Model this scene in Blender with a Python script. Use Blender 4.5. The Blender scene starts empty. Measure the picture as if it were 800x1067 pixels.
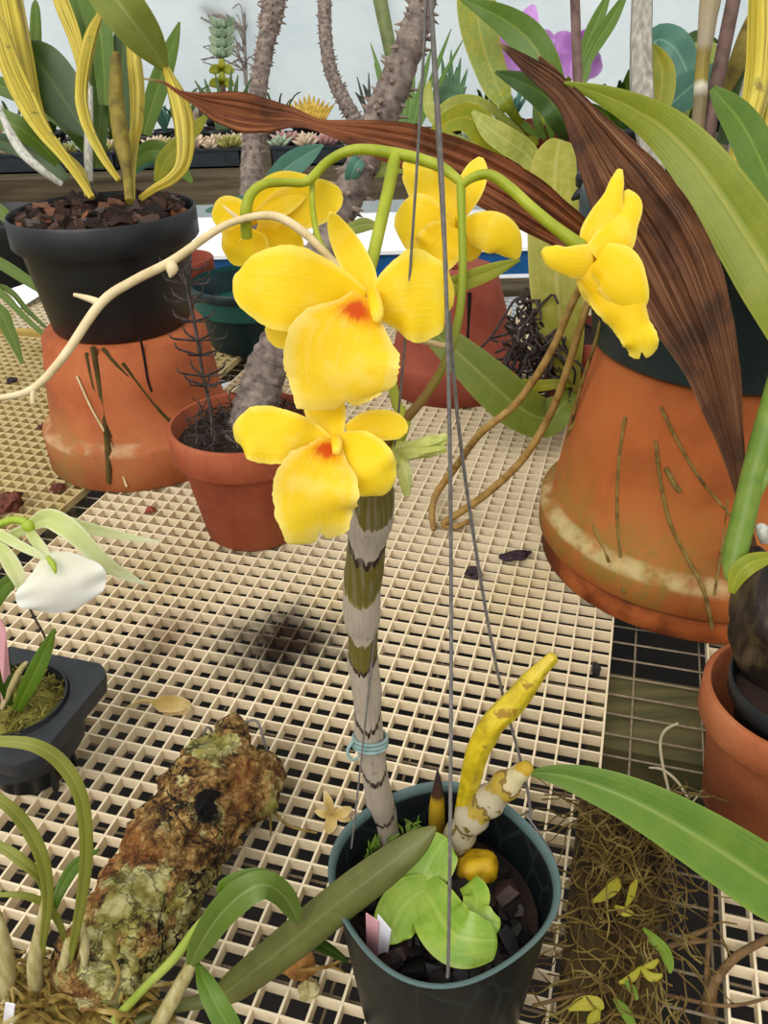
import bpy, bmesh, math, random
from mathutils import Vector as V, Matrix, noise as NZ
rnd = random.Random(11)
PI = math.pi
SC = bpy.context.scene
COL = SC.collection
# ---------------------------------------------------------------- camera (fitted to the bench grating, 12.7 mm cells)
F = 882.465
PITCH, ROLL, YAW = 0.545834, -0.027872, -0.294012
S = 0.0127
H = 30.191 * S
U0, V0 = 12.08017 * S, 35.27537 * S
_cp, _sp, _cr, _sr = math.cos(PITCH), math.sin(PITCH), math.cos(ROLL), math.sin(ROLL)
FWD = V((0, _cp, -_sp))
_r0 = V((1, 0, 0)); _u0 = _r0.cross(FWD)
RT = _cr * _r0 + _sr * _u0
UP = -_sr * _r0 + _cr * _u0
CAM = V((0, 0, H))
cd = bpy.data.cameras.new('camera'); cam = bpy.data.objects.new('camera', cd); COL.objects.link(cam)
cam.matrix_world = Matrix(((RT.x, UP.x, -FWD.x, 0), (RT.y, UP.y, -FWD.y, 0), (RT.z, UP.z, -FWD.z, H), (0, 0, 0, 1)))
cd.sensor_fit = 'VERTICAL'; cd.sensor_height = 36; cd.sensor_width = 27
cd.lens = F / 1067 * 36; cd.clip_start = 0.01; cd.clip_end = 50
SC.camera = cam

def ray(x, y): return FWD + RT * ((x - 400) / F) - UP * ((y - 533.5) / F)
def G(x, y, z=0.0):                       # where the line of sight meets height z
    r = ray(x, y); return CAM + r * ((z - H) / r.z)
def D(x, y, d): return CAM + ray(x, y) * d
def YP(x, y, Y):
    r = ray(x, y); return CAM + r * (Y / r.y)
def dep(p): return (p - CAM).dot(FWD)
def grid(c, r, z=0.0):                    # grating cell coordinates -> world
    c *= S; r *= S
    return V((U0 + c * math.cos(YAW) + r * math.sin(YAW), V0 + c * math.sin(YAW) - r * math.cos(YAW), z))

# ---------------------------------------------------------------- splines and mesh building
def cr(pts, sub):                         # Catmull-Rom through tuples
    n = len(pts)
    if n < 3 or sub < 2:
        out = []
        for i in range(n - 1):
            for k in range(sub):
                t = k / sub; out.append(tuple(a + (b - a) * t for a, b in zip(pts[i], pts[i + 1])))
        out.append(tuple(pts[-1])); return out
    out = []
    for i in range(n - 1):
        p0, p1, p2, p3 = pts[max(i - 1, 0)], pts[i], pts[i + 1], pts[min(i + 2, n - 1)]
        for k in range(sub):
            t = k / sub
            out.append(tuple(0.5 * (2 * b + (c - a) * t + (2 * a - 5 * b + 4 * c - d) * t * t + (3 * b - a - 3 * c + d) * t ** 3)
                             for a, b, c, d in zip(p0, p1, p2, p3)))
    out.append(tuple(pts[-1])); return out

def px(pts):                              # (x, y, depth, width) in the photo -> (X, Y, Z, radius)
    o = []
    for p in pts:
        w = D(p[0], p[1], p[2]); o.append((w.x, w.y, w.z, p[3] * p[2] / F / 2))
    return o

class MB:
    def __init__(s): s.v = []; s.f = []; s.a = []; s.m = []
    def add(s, vs, fs, at=None, mi=0):
        o = len(s.v); s.v += [V(p) for p in vs]; s.f += [tuple(i + o for i in f) for f in fs]
        s.a += at if at else [(0, 0, 0)] * len(vs); s.m += [mi] * len(fs)
        return s
    def tube(s, pts, seg=8, sub=4, cap=True, disp=None, mi=0):   # pts (X,Y,Z,r)
        q = cr(pts, sub); P = [V(a[:3]) for a in q]; n = len(P)
        vs, fs, at = [], [], []
        T = [(P[min(i + 1, n - 1)] - P[max(i - 1, 0)]).normalized() for i in range(n)]
        N = T[0].orthogonal().normalized()
        L = [0]
        for i in range(1, n): L.append(L[-1] + (P[i] - P[i - 1]).length)
        for i in range(n):
            N = (N - T[i] * N.dot(T[i]))
            N = N.normalized() if N.length > 1e-9 else T[i].orthogonal().normalized()
            B = T[i].cross(N); r = max(q[i][3], 1e-5)
            for k in range(seg):
                a = 2 * PI * k / seg; d = N * math.cos(a) + B * math.sin(a)
                p = P[i] + d * r
                if disp: p = p + d * disp(p, L[i] / L[-1], a, r)
                vs.append(p); at.append((math.cos(a), L[i] / max(L[-1], 1e-9), -d.y))
        for i in range(n - 1):
            for k in range(seg):
                fs.append((i * seg + k, i * seg + (k + 1) % seg, (i + 1) * seg + (k + 1) % seg, (i + 1) * seg + k))
        if cap:
            vs += [P[0] - T[0] * q[0][3] * .5, P[-1] + T[-1] * q[-1][3] * .5]; at += [(0, 0, 0), (0, 1, 0)]
            for k in range(seg):
                fs.append((n * seg, (k + 1) % seg, k)); fs.append((n * seg + 1, (n - 1) * seg + k, (n - 1) * seg + (k + 1) % seg))
        return s.add(vs, fs, at, mi)
    def T(s, pts, **k): return s.tube(px(pts), **k)
    def leaf(s, pts, face=None, fold=.12, thick=.0008, sub=5, m=4, wave=0, wf=3, cup=0, jag=0, mi=0, rag=0, pleat=0, rnd_=0, notch=None):
        # pts (x, y, depth, width px[, roll degrees]) in photo measure, a closed blade of real thickness
        Q = []
        for p in pts:
            w = D(p[0], p[1], p[2]); Q.append((w.x, w.y, w.z, p[3] * p[2] / F, p[4] if len(p) > 4 else 0))
        return s.blade(Q, face, fold, thick, sub, m, wave, wf, cup, mi, rag, pleat, rnd_, notch)
    def blade(s, Q, face=None, fold=.12, thick=.0008, sub=5, m=4, wave=0, wf=3, cup=0, mi=0, rag=0, pleat=0, rnd_=0, notch=None):
        q = cr(Q, sub); P = [V(a[:3]) for a in q]; n = len(P)
        T = [(P[min(i + 1, n - 1)] - P[max(i - 1, 0)]).normalized() for i in range(n)]
        vs, fs, at = [], [], []; row = 2 * m + 1; ph = rnd.random() * 6
        lay = []
        for sg in (1, -1):
            for i in range(n):
                Fc = V(face) if face is not None else (CAM - P[i]).normalized()
                Sd = T[i].cross(Fc)
                Sd = Sd.normalized() if Sd.length > 1e-6 else T[i].orthogonal().normalized()
                N = Sd.cross(T[i]).normalized()
                a = math.radians(q[i][4])
                if a: Sd, N = Sd * math.cos(a) + N * math.sin(a), N * math.cos(a) - Sd * math.sin(a)
                w = max(q[i][3], 2e-4) / 2; t = i / (n - 1)
                for j in range(-m, m + 1):
                    u = j / m
                    ru = u * (1 + rag * NZ.noise(V((t * 23 + ph, u * 3, ph))))
                    h = fold * abs(u) * w + cup * u * u * w + wave * w * math.sin(wf * t * 2 * PI + ph + (1.5 if u > 0 else 0)) * abs(u) ** 1.5
                    if pleat: h += pleat * w * math.sin(u * 17 + 3 * NZ.noise(V((t * 3, u, ph))))
                    e = thick / 2 * sg * (1 - u ** 4 * .85)
                    if i in (0, n - 1): e *= .2
                    tip = max(0, (t - .6) / .4) ** 2; sh = rnd_ * u * u * w * tip + (notch[1] * w * tip * math.exp(-((u - notch[0]) / .13) ** 2) if notch else 0) + (rag * w * tip * NZ.noise(V((u * 5, ph, 2))))
                    vs.append(P[i] + Sd * (ru * w) + N * (h + e) - T[i] * sh); at.append((u, t, rnd.random() if 0 else ph))
        k = n * row
        for i in range(n - 1):
            for j in range(row - 1):
                a = i * row + j
                fs.append((a, a + 1, a + row + 1, a + row)); fs.append((k + a + 1, k + a, k + a + row, k + a + row + 1))
            a = i * row; fs.append((a, a + row, k + a + row, k + a))
            a = i * row + row - 1; fs.append((a + row, a, k + a, k + a + row))
        for j in range(row - 1):
            fs.append((j + 1, j, k + j, k + j + 1)); a = (n - 1) * row + j; fs.append((a, a + 1, k + a + 1, k + a))
        return s.add(vs, fs, at, mi)
    def lathe(s, prof, c, seg=64, M3=None, wob=None, mi=0):
        vs, fs, at = [], [], []; n = len(prof); c = V(c)
        for i, (r, z) in enumerate(prof):
            for k in range(seg):
                a = 2 * PI * k / seg; rr = r * (1 + wob(a, z) if wob else 1)
                p = V((rr * math.cos(a), rr * math.sin(a), z))
                vs.append(c + (M3 @ p if M3 else p)); at.append((math.cos(a), i / max(n - 1, 1), math.sin(a)))
        for i in range(n - 1):
            for k in range(seg):
                k2 = (k + 1) % seg; fs.append((i * seg + k, i * seg + k2, (i + 1) * seg + k2, (i + 1) * seg + k))
        return s.add(vs, fs, at, mi)
    def box(s, lo, hi, M4=None, taper=0, mi=0):
        (x0, y0, z0), (x1, y1, z1) = lo, hi
        c = [(x0, y0, z0), (x1, y0, z0), (x1, y1, z0), (x0, y1, z0), (x0, y0, z1), (x1, y0, z1), (x1, y1, z1), (x0, y1, z1)]
        c = [M4 @ V(p) if M4 else V(p) for p in c]
        return s.add(c, [(3, 2, 1, 0), (4, 5, 6, 7), (0, 1, 5, 4), (1, 2, 6, 5), (2, 3, 7, 6), (3, 0, 4, 7)], None, mi)
    def bar(s, a, b, w, h, mi=0):          # box from a to b, width w across, height h downwards
        a, b = V(a), V(b); d = (b - a).normalized(); n = V((-d.y, d.x, 0)).normalized() * w / 2
        vs = [a - n, b - n, b + n, a + n]; vs = [p - V((0, 0, h)) for p in vs] + vs
        return s.add(vs, [(3, 2, 1, 0), (4, 5, 6, 7), (0, 1, 5, 4), (1, 2, 6, 5), (2, 3, 7, 6), (3, 0, 4, 7)], None, mi)
    def blob(s, c, r, sub=2, amp=.25, fr=1.5, seed=0, M3=None, mi=0):
        bm = bmesh.new(); bmesh.ops.create_icosphere(bm, subdivisions=sub, radius=1)
        rs = r if hasattr(r, '__len__') else (r, r, r); vs = []; at = []
        for v in bm.verts:
            k = 1 + amp * NZ.noise(v.co * fr + V((seed * 3.1, seed * 1.7, seed)))
            p = V((v.co.x * rs[0], v.co.y * rs[1], v.co.z * rs[2])) * k
            vs.append(V(c) + (M3 @ p if M3 else p)); at.append((v.co.x, v.co.z * .5 + .5, seed))
        bm.verts.index_update(); fs = [tuple(v.index for v in f.verts) for f in bm.faces]; bm.free()
        return s.add(vs, fs, at, mi)
    def chunk(s, c, size, R=None, mi=0):    # a broken bit of bark
        R = R or rnd; M3 = Matrix.Rotation(R.uniform(0, 6.3), 3, 'Z') @ Matrix.Rotation(R.uniform(-.7, .7), 3, 'X') @ Matrix.Rotation(R.uniform(-.7, .7), 3, 'Y')
        sx, sy, sz = size * R.uniform(.7, 1.3), size * R.uniform(.5, 1), size * R.uniform(.25, .6); vs = []; q = R.random()
        for x in (-1, 0, 1):
            for y in (-1, 0, 1):
                for z in (-1, 1):
                    k = 1 if (x and y) else 1.2
                    vs.append(V(c) + M3 @ V((x * sx * k * R.uniform(.7, 1.1), y * sy * k * R.uniform(.7, 1.1), z * sz * R.uniform(.6, 1.1))))
        I = lambda x, y, z: (x * 3 + y) * 2 + z
        fs = []
        for x in range(2):
            for y in range(2):
                fs.append((I(x, y, 1), I(x + 1, y, 1), I(x + 1, y + 1, 1), I(x, y + 1, 1))); fs.append((I(x, y, 0), I(x, y + 1, 0), I(x + 1, y + 1, 0), I(x + 1, y, 0)))
        for k in range(2):
            fs += [(I(k, 0, 0), I(k + 1, 0, 0), I(k + 1, 0, 1), I(k, 0, 1)), (I(k, 2, 0), I(k, 2, 1), I(k + 1, 2, 1), I(k + 1, 2, 0)),
                   (I(0, k, 0), I(0, k, 1), I(0, k + 1, 1), I(0, k + 1, 0)), (I(2, k, 0), I(2, k + 1, 0), I(2, k + 1, 1), I(2, k, 1))]
        return s.add(vs, fs, [(q, q, q)] * len(vs), mi)
    def build(s, name, mats, parent=None, label=None, cat=None, group=None, kind=None, sharp=50, smooth=True):
        if not isinstance(mats, (list, tuple)): mats = [mats]
        me = bpy.data.meshes.new(name); o = bpy.data.objects.new(name, me); COL.objects.link(o)
        root = parent
        while root is not None and root.parent is not None: root = root.parent
        if root is not None: org = V(root.location)
        else:
            xs = [p.x for p in s.v]; ys = [p.y for p in s.v]
            org = V(((min(xs) + max(xs)) / 2, (min(ys) + max(ys)) / 2, min(p.z for p in s.v)))
            o.location = org
        me.from_pydata([tuple(p - org) for p in s.v], [], s.f)
        at = me.attributes.new('uvw', 'FLOAT_VECTOR', 'POINT'); at.data.foreach_set('vector', [c for a in s.a for c in a])
        for m in mats: me.materials.append(m)
        me.polygons.foreach_set('material_index', s.m)
        bm = bmesh.new(); bm.from_mesh(me); bmesh.ops.recalc_face_normals(bm, faces=bm.faces); bm.to_mesh(me); bm.free()
        me.polygons.foreach_set('use_smooth', [smooth] * len(me.polygons))
        if smooth: me.set_sharp_from_angle(angle=math.radians(sharp))
        if parent is not None: o.parent = parent
        tag(o, label, cat, group, kind)
        return o

def tag(o, label=None, cat=None, group=None, kind=None):
    for k, v in (('label', label), ('category', cat), ('group', group), ('kind', kind)):
        if v: o[k] = v
    return o
def thing(name, label, cat, loc, group=None):
    o = bpy.data.objects.new(name, None); COL.objects.link(o); o.location = V(loc); o.empty_display_size = .02
    return tag(o, label, cat, group)
def copy_tree(o, loc, label=None, rz=0, sc=1):
    c = o.copy(); COL.objects.link(c); c.location = V(loc); c.rotation_euler = (0, 0, rz); c.scale = (sc, sc, sc)
    if label: c['label'] = label
    def rec(a, b):
        for ch in a.children:
            d = ch.copy(); COL.objects.link(d); d.parent = b; rec(ch, d)
    rec(o, c); return c

# ---------------------------------------------------------------- materials
def hexc(h):
    h = h.lstrip('#'); o = []
    for i in (0, 2, 4):
        c = int(h[i:i + 2], 16) / 255; o.append(c / 12.92 if c <= .04045 else ((c + .055) / 1.055) ** 2.4)
    return (*o, 1)
class NT:
    def __init__(s, name):
        s.m = bpy.data.materials.new(name); s.m.use_nodes = True; s.t = s.m.node_tree; s.t.nodes.clear(); s.x = 0
    def n(s, typ, **k):
        nd = s.t.nodes.new(typ)
        for a, b in k.items(): setattr(nd, a, b)
        return nd
    def l(s, a, b): s.t.links.new(a, b)
    def set(s, sock, v):
        if hasattr(v, 'is_output') or isinstance(v, bpy.types.NodeSocket): s.l(v, sock)
        else: sock.default_value = v
    def obj(s): return s.n('ShaderNodeTexCoord').outputs['Object']
    def uvw(s): return s.n('ShaderNodeAttribute', attribute_name='uvw').outputs['Vector']
    def sep(s, v):
        nd = s.n('ShaderNodeSeparateXYZ'); s.l(v, nd.inputs[0]); return nd.outputs
    def vm(s, v, k):
        nd = s.n('ShaderNodeVectorMath', operation='MULTIPLY'); s.l(v, nd.inputs[0]); nd.inputs[1].default_value = k; return nd.outputs[0]
    def noise(s, v, sc=5, det=5, rough=.55, dist=0):
        nd = s.n('ShaderNodeTexNoise'); s.l(v, nd.inputs['Vector']); nd.inputs['Scale'].default_value = sc; nd.inputs['Detail'].default_value = det
        nd.inputs['Roughness'].default_value = rough; nd.inputs['Distortion'].default_value = dist; return nd.outputs['Fac']
    def vor(s, v, sc=5, feat='F1'):
        nd = s.n('ShaderNodeTexVoronoi', feature=feat); s.l(v, nd.inputs['Vector']); nd.inputs['Scale'].default_value = sc; return nd.outputs['Distance']
    def ramp(s, f, stops, interp='LINEAR'):
        nd = s.n('ShaderNodeValToRGB'); s.set(nd.inputs[0], f); r = nd.color_ramp; r.interpolation = interp
        while len(r.elements) < len(stops): r.elements.new(.5)
        for e, (p, c) in zip(r.elements, stops):
            e.position = p; e.color = hexc(c) if isinstance(c, str) else (c, c, c, 1)
        return nd.outputs[0]
    def math(s, op, a, b=0, c=None, clamp=False):
        nd = s.n('ShaderNodeMath', operation=op, use_clamp=clamp); s.set(nd.inputs[0], a); s.set(nd.inputs[1], b)
        if c is not None: s.set(nd.inputs[2], c)
        return nd.outputs[0]
    def mix(s, f, a, b, bt='MIX'):
        nd = s.n('ShaderNodeMix', data_type='RGBA', blend_type=bt); s.set(nd.inputs[0], f)
        for i, v in ((6, a), (7, b)): s.set(nd.inputs[i], hexc(v) if isinstance(v, str) else v)
        return nd.outputs[2]
    def step(s, f, a, b):                  # smooth 0..1 between a and b
        nd = s.n('ShaderNodeMapRange', interpolation_type='SMOOTHSTEP'); s.set(nd.inputs[0], f); nd.inputs[1].default_value = a; nd.inputs[2].default_value = b
        return nd.outputs[0]
    def out(s, col, rough=.6, bump=None, bs=.3, bd=.001, trans=0, spec=.3, tcol=None, sheen=0, coat=0):
        p = s.n('ShaderNodeBsdfPrincipled'); s.set(p.inputs['Base Color'], hexc(col) if isinstance(col, str) else col)
        s.set(p.inputs['Roughness'], rough); p.inputs['Specular IOR Level'].default_value = spec; p.inputs['Coat Weight'].default_value = coat
        if bump is not None:
            b = s.n('ShaderNodeBump'); b.inputs['Strength'].default_value = bs; b.inputs['Distance'].default_value = bd; s.l(bump, b.inputs['Height']); s.l(b.outputs[0], p.inputs['Normal'])
        o = s.n('ShaderNodeOutputMaterial'); sh = p.outputs[0]
        if trans:
            t = s.n('ShaderNodeBsdfTranslucent'); s.set(t.inputs[0], tcol if tcol is not None else (hexc(col) if isinstance(col, str) else col))
            mx = s.n('ShaderNodeMixShader'); mx.inputs[0].default_value = trans; s.l(sh, mx.inputs[1]); s.l(t.outputs[0], mx.inputs[2]); sh = mx.outputs[0]
        s.l(sh, o.inputs[0]); return s.m

def plain(name, stops, sc=40, rough=.6, bs=.3, bd=.001, trans=0, spec=.3, det=5, stretch=None, coat=0):
    t = NT(name); v = t.obj()
    if stretch: v = t.vm(v, stretch)
    f = t.noise(v, sc, det); return t.out(t.ramp(f, [(.3 + .4 * i / max(len(stops) - 1, 1), c) for i, c in enumerate(stops)]), rough, f, bs, bd, trans, spec, coat=coat)
def warm(h, kb=.72, kg=.96):
    r, g, b = int(h[0:2], 16), int(h[2:4], 16), int(h[4:6], 16); return '%02x%02x%02x' % (int(r * .93), int(g * kg * .92), int(b * kb * .92))
def leafmat(name, base, mid, edge, rough=.4, trans=.15, veins=18, spec=.4, tip=None, spots=None):
    if 'teal' not in name: base, mid, edge = warm(base), warm(mid, .85), warm(edge)
    t = NT(name); a = t.uvw(); _s = t.sep(a); u, v = _s[0], _s[1]; o = t.obj()
    au = t.math('ABSOLUTE', u)
    st = t.noise(t.vm(a, (veins, 1.2, 1)), 1.0, 3); n2 = t.noise(o, 75, 6, .65)
    c = t.mix(t.math('MULTIPLY', t.step(au, .0, .12), .999), mid, base)
    c = t.mix(t.math('MULTIPLY', t.step(n2, .4, .7), .55), c, edge)
    c = t.mix(t.math('MULTIPLY', t.step(au, .86, 1.0), .5), c, edge)
    c = t.mix(t.math('MULTIPLY', t.step(st, .45, .62), .22), c, edge)
    if tip: c = t.mix(t.step(v, tip[1], tip[2]), c, tip[0])
    if spots: c = t.mix(t.step(t.noise(o, spots[1], 3), .6, .68), c, spots[0])
    return t.out(c, rough, t.math('ADD', st, t.math('MULTIPLY', n2, .7)), .35, .0007, trans, spec)
def terracotta(name, base='b8622f', dark='8f4420', light='c9793f', algae=None, spot=None):
    t = NT(name); o = t.obj(); z = t.sep(o)[2]
    n = t.noise(o, 18, 6); g = t.noise(o, 260, 4)
    c = t.ramp(n, [(.25, dark), (.5, base), (.78, light)])
    c = t.mix(t.math('MULTIPLY', t.step(g, .52, .75), .3), c, light)
    st = t.noise(t.vm(o, (60, 60, 5)), 1, 4); c = t.mix(t.math('MULTIPLY', t.step(st, .55, .75), .25), c, dark)
    if algae:                              # (z from, z to, colour, bloom colour, ring height)
        z0, z1, ac, bc = algae[:4]; n3 = t.noise(o, 14, 5)
        band = t.math('MULTIPLY', t.step(z, z0 - .002, z0 + .002), t.math('SUBTRACT', 1.0, t.step(z, z0, z1)))
        x = t.sep(o)[0]; side = t.step(x, .05, -.085)
        f = t.math('MULTIPLY', t.math('MULTIPLY', band, t.step(n3, .3, .55)), t.math('ADD', t.math('MULTIPLY', side, .8), .12), clamp=True)
        f = t.math('MULTIPLY', f, t.math('ADD', .55, t.math('MULTIPLY', t.step(t.noise(o, 120, 5), .4, .6), .45)))
        c = t.mix(f, c, ac)
        h = z0 + algae[4] if len(algae) > 4 else z0
        ring = t.math('SUBTRACT', 1.0, t.step(t.math('ABSOLUTE', t.math('SUBTRACT', z, h)), .002, .007))
        c = t.mix(t.math('MULTIPLY', t.math('MULTIPLY', ring, t.step(t.noise(o, 40, 5), .40, .64)), .7), c, bc)
    if algae and algae[0] > .01: c = t.mix(t.math('MULTIPLY', t.math('SUBTRACT', 1.0, t.step(z, algae[0] - .002, algae[0])), t.step(t.noise(o, 22, 5), .35, .6)), c, '5e2c14')
    if spot: c = t.mix(t.step(t.noise(o, spot[1], 4), .58, .7), c, spot[0])
    return t.out(c, .78, t.math('ADD', n, t.math('MULTIPLY', g, .35)), .3, .0015, 0, .2)

m_grate = None
def make_grate(name, base, dirt, algae, spot=None, amt=.5):
    t = NT(name); o = t.obj(); n = t.noise(o, 9, 5); n2 = t.noise(o, 120, 4)
    c = t.mix(t.math('MULTIPLY', t.step(n, .5, .75), amt), base, algae)
    c = t.mix(t.math('MULTIPLY', t.step(n2, .55, .8), .35), c, dirt)
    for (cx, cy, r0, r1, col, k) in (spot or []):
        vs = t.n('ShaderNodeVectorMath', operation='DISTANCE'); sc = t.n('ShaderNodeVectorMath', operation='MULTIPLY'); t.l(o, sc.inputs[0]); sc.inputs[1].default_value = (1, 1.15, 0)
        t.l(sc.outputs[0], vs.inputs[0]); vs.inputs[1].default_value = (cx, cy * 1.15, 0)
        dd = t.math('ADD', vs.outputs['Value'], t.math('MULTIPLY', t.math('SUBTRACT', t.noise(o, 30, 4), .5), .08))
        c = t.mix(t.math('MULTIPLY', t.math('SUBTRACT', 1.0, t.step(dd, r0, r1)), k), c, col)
    return t.out(c, .5, n2, .1, .0004, .08, .35)
# ---------------------------------------------------------------- world and light: a bright overcast sky over the glasshouse
w = bpy.data.worlds.new('overcast'); SC.world = w; w.use_nodes = True; nt = w.node_tree; nt.nodes.clear()
tc = nt.nodes.new('ShaderNodeTexCoord'); sp_ = nt.nodes.new('ShaderNodeSeparateXYZ'); rp = nt.nodes.new('ShaderNodeValToRGB')
bg = nt.nodes.new('ShaderNodeBackground'); wo = nt.nodes.new('ShaderNodeOutputWorld')
mr = nt.nodes.new('ShaderNodeMapRange'); mr.inputs[1].default_value = -1; mr.inputs[2].default_value = 1
nt.links.new(tc.outputs['Generated'], sp_.inputs[0]); nt.links.new(sp_.outputs[2], mr.inputs[0]); nt.links.new(mr.outputs[0], rp.inputs[0])
e = rp.color_ramp.elements; e[0].position = .47; e[0].color = (.38, .38, .36, 1); e[1].position = .95; e[1].color = (1, .99, .96, 1)
x_ = e.new(.55); x_.color = (.80, .82, .82, 1)
nt.links.new(rp.outputs[0], bg.inputs[0]); nt.links.new(bg.outputs[0], wo.inputs[0]); bg.inputs[1].default_value = 1.2
sd = bpy.data.lights.new('sun', 'SUN'); so = bpy.data.objects.new('sun', sd); COL.objects.link(so)
sd.energy = 1.9; sd.angle = math.radians(45); sd.color = (1, .98, .94); so.rotation_euler = (math.radians(38), math.radians(-28), 0)
vs_ = SC.view_settings; vs_.view_transform = 'Standard'; vs_.look = 'None'; vs_.gamma = 1; vs_.use_curve_mapping = False; vs_.exposure = 0.0
SC.display_settings.display_device = 'sRGB'
cy = SC.cycles; cy.max_bounces = 8; cy.transmission_bounces = 6

# ---------------------------------------------------------------- setting
t = NT('film'); o = t.obj(); n = t.noise(t.vm(o, (1, 1, 1.5)), 5, 6, .65); sc2 = t.noise(t.vm(o, (3, 1, 14)), 9, 5, .7)
c = t.ramp(n, [(.3, 'e8f0f2'), (.55, 'f3f8f9'), (.75, 'fafdfd')]); c = t.mix(t.math('MULTIPLY', t.step(sc2, .55, .75), .35), c, 'cfdde2')
m_film = t.out(c, .5, n, .3, .01, .72, .3)
MB().box((-4, 2.22, -.8), (4, 2.23, 3.0)).build('wall_back', m_film, kind='structure')
m_soilfloor = plain('dark_earth', ['0f0c09', '1c1611'], 8, .95, .4, .01)
MB().box((-4, -1.5, -.84), (4, 2.23, -.8)).build('floor', m_soilfloor, kind='structure')
m_oldwood = plain('old_wood', ['2f281c', '4a3f2c', '5d523c'], 6, .85, .5, .002, stretch=(1, 14, 14))
m_greenwood = plain('mossy_wood', ['3c3c24', '545030', '685c3a'], 8, .9, .5, .002, stretch=(1, 10, 10))
m_wire = plain('wire', ['7a6c58', '9c8c74'], 200, .5, .2)
m_ywood = plain('yellow_wood', ['8d7430', 'a98c42', 'b79c56'], 12, .7, .3, stretch=(1, 10, 10))

# bench: joists and welded wire under the gratings
bench = thing('potting_bench', 'long low bench of welded wire mesh over dark wooden joists carrying the pots', 'bench', grid(-10, 0, -.8))
mb = MB()
for k in range(-26, 18): mb.tube([(*grid(-.2 + 3.35 * k + 1.55, -63, -.0115), .0007), (*grid(-.2 + 3.35 * k + 1.55, 30, -.0115), .0007)], seg=5, sub=1)
for k in range(66): mb.tube([(*grid(-88, 30 - 1.42 * k, -.0102), .0007), (*grid(40, 30 - 1.42 * k, -.0102), .0007)], seg=5, sub=1)
mb.build('wire_mesh', m_wire, bench)
for r0, r1 in ((1.2, 6.6), (-26, -22), (22, 26), (-50, -46), (-61, -58)):
    tp = -.0125 if r0 == 1.2 else -.055; mb = MB(); mb.bar(grid(-.6 if r0 == 1.2 else -88, (r0 + r1) / 2, tp), grid(6.5 if r0 == 1.2 else 40, (r0 + r1) / 2, tp), (r1 - r0) * S, .04); mb.build('joist', m_greenwood if r0 == 1.2 else m_oldwood, bench)
for c_, r_ in ((-80, 24), (-80, -55), (34, 24), (34, -55)):
    q = grid(c_, r_, 0); MB().box((q.x - .035, q.y - .035, -.8), (q.x + .035, q.y + .035, -.095)).build('leg', m_oldwood, bench)

def grate(c0, c1, r0, r1, m, label, group='plastic bench gratings'):
    mb = MB(); T = .0072; W = .00125
    for c in range(c0, c1 + 1): mb.bar(grid(c, r0), grid(c, r1), W, T)
    for r in range(r0, r1 + 1): mb.bar(grid(c0, r, -.00015), grid(c1, r, -.00015), W, T)
    return mb.build('plastic_grating', m, None, label, 'grating', group, sharp=30)
def lc(o_c, p): return p - o_c
ctr = (grid(-36, -36) + grid(0, 30) + grid(-36, 30) + grid(0, -36)) / 4
P_ = [grid(-36, -36), grid(0, 30), grid(-36, 30), grid(0, -36)]
ctr = V(((min(p.x for p in P_) + max(p.x for p in P_)) / 2, (min(p.y for p in P_) + max(p.y for p in P_)) / 2, 0))
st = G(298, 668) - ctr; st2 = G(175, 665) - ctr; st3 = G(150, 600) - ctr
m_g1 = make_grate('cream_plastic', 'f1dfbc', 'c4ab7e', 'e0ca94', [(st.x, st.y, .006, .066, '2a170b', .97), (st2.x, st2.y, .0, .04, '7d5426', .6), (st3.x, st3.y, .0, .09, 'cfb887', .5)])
m_g2 = make_grate('cream_plastic_algae', 'd9c48e', '8a6b3a', 'b79f55', None, .9)
m_g3 = make_grate('cream_plastic_far', 'e6d5b5', 'b39b6e', 'cdb988', None, .7)
grate(-36, 0, -36, 30, m_g1, 'cream plastic grating in the middle of the bench with a dark stain')
grate(-86, -38, -36, 30, m_g2, 'yellowed cream grating at left, under the stacked black pot')
grate(-86, -14, -56, -38, m_g3, 'far grating behind the yellow batten at the left back of the bench')
grate(-13, 0, -61, -37, m_g3, 'far grating between the small clay pots at the back of the bench')
grate(5, 30, -20, 30, m_g1, 'cream grating at right edge beyond the open wire strip')
grate(1, 30, -61, -21, m_g3, 'far grating at right behind the biggest clay pot')
mb = MB(); mb.bar(grid(-70, -37, .004), grid(-36.6, -37, .004), .014, .008); mb.build('batten', m_ywood, None, 'yellow wooden batten lying along the seam of the far left gratings', 'batten')
# back of the bench
mb = MB(); mb.box((-.05, 1.262, -.0085), (.75, 1.325, .002)); mb.build('edge_board', m_oldwood, None, 'grey weathered board along the back edge below the blue trough', 'board')
m_blue = plain('blue_plastic', ['134a7c', '1b5a92'], 20, .4, .05); m_white = plain('white_sheet', ['eef3f6', 'fafcfd'], 12, .45, .1)
tr = thing('trough', 'long blue trough with a white lid along the back of the bench', 'trough', (0, 1.47, 0))
xl, xr = YP(150, 262, 1.34).x, YP(640, 262, 1.34).x
mb = MB(); mb.box((xl, 1.335, .003), (xr, 1.60, .042)); mb.build('body', m_blue, tr)
mb = MB(); mb.box((xl - .006, 1.329, .0425), (xr + .006, 1.606, .048)); mb.build('lid', m_white, tr)
mb = MB(); mb.box((xl - .004, 1.3285, .0005), (xr + .004, 1.334, .0055)); mb.build('foot_strip', m_white, tr)
bb = thing('back_bench', 'raised wooden back bench of dark weathered boards below the white film', 'bench', (0, 1.9, -.8))
MB().box((-2.2, 1.625, .066), (2.2, 1.66, .118)).build('front_board', m_oldwood, bb)
MB().box((-2.2, 1.66, .100), (2.2, 2.2, .118)).build('top_board', m_oldwood, bb)
for x in (-1.9, 1.9): MB().box((x - .04, 1.70, -.8), (x + .04, 1.78, .100)).build('leg', m_oldwood, bb)

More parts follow.
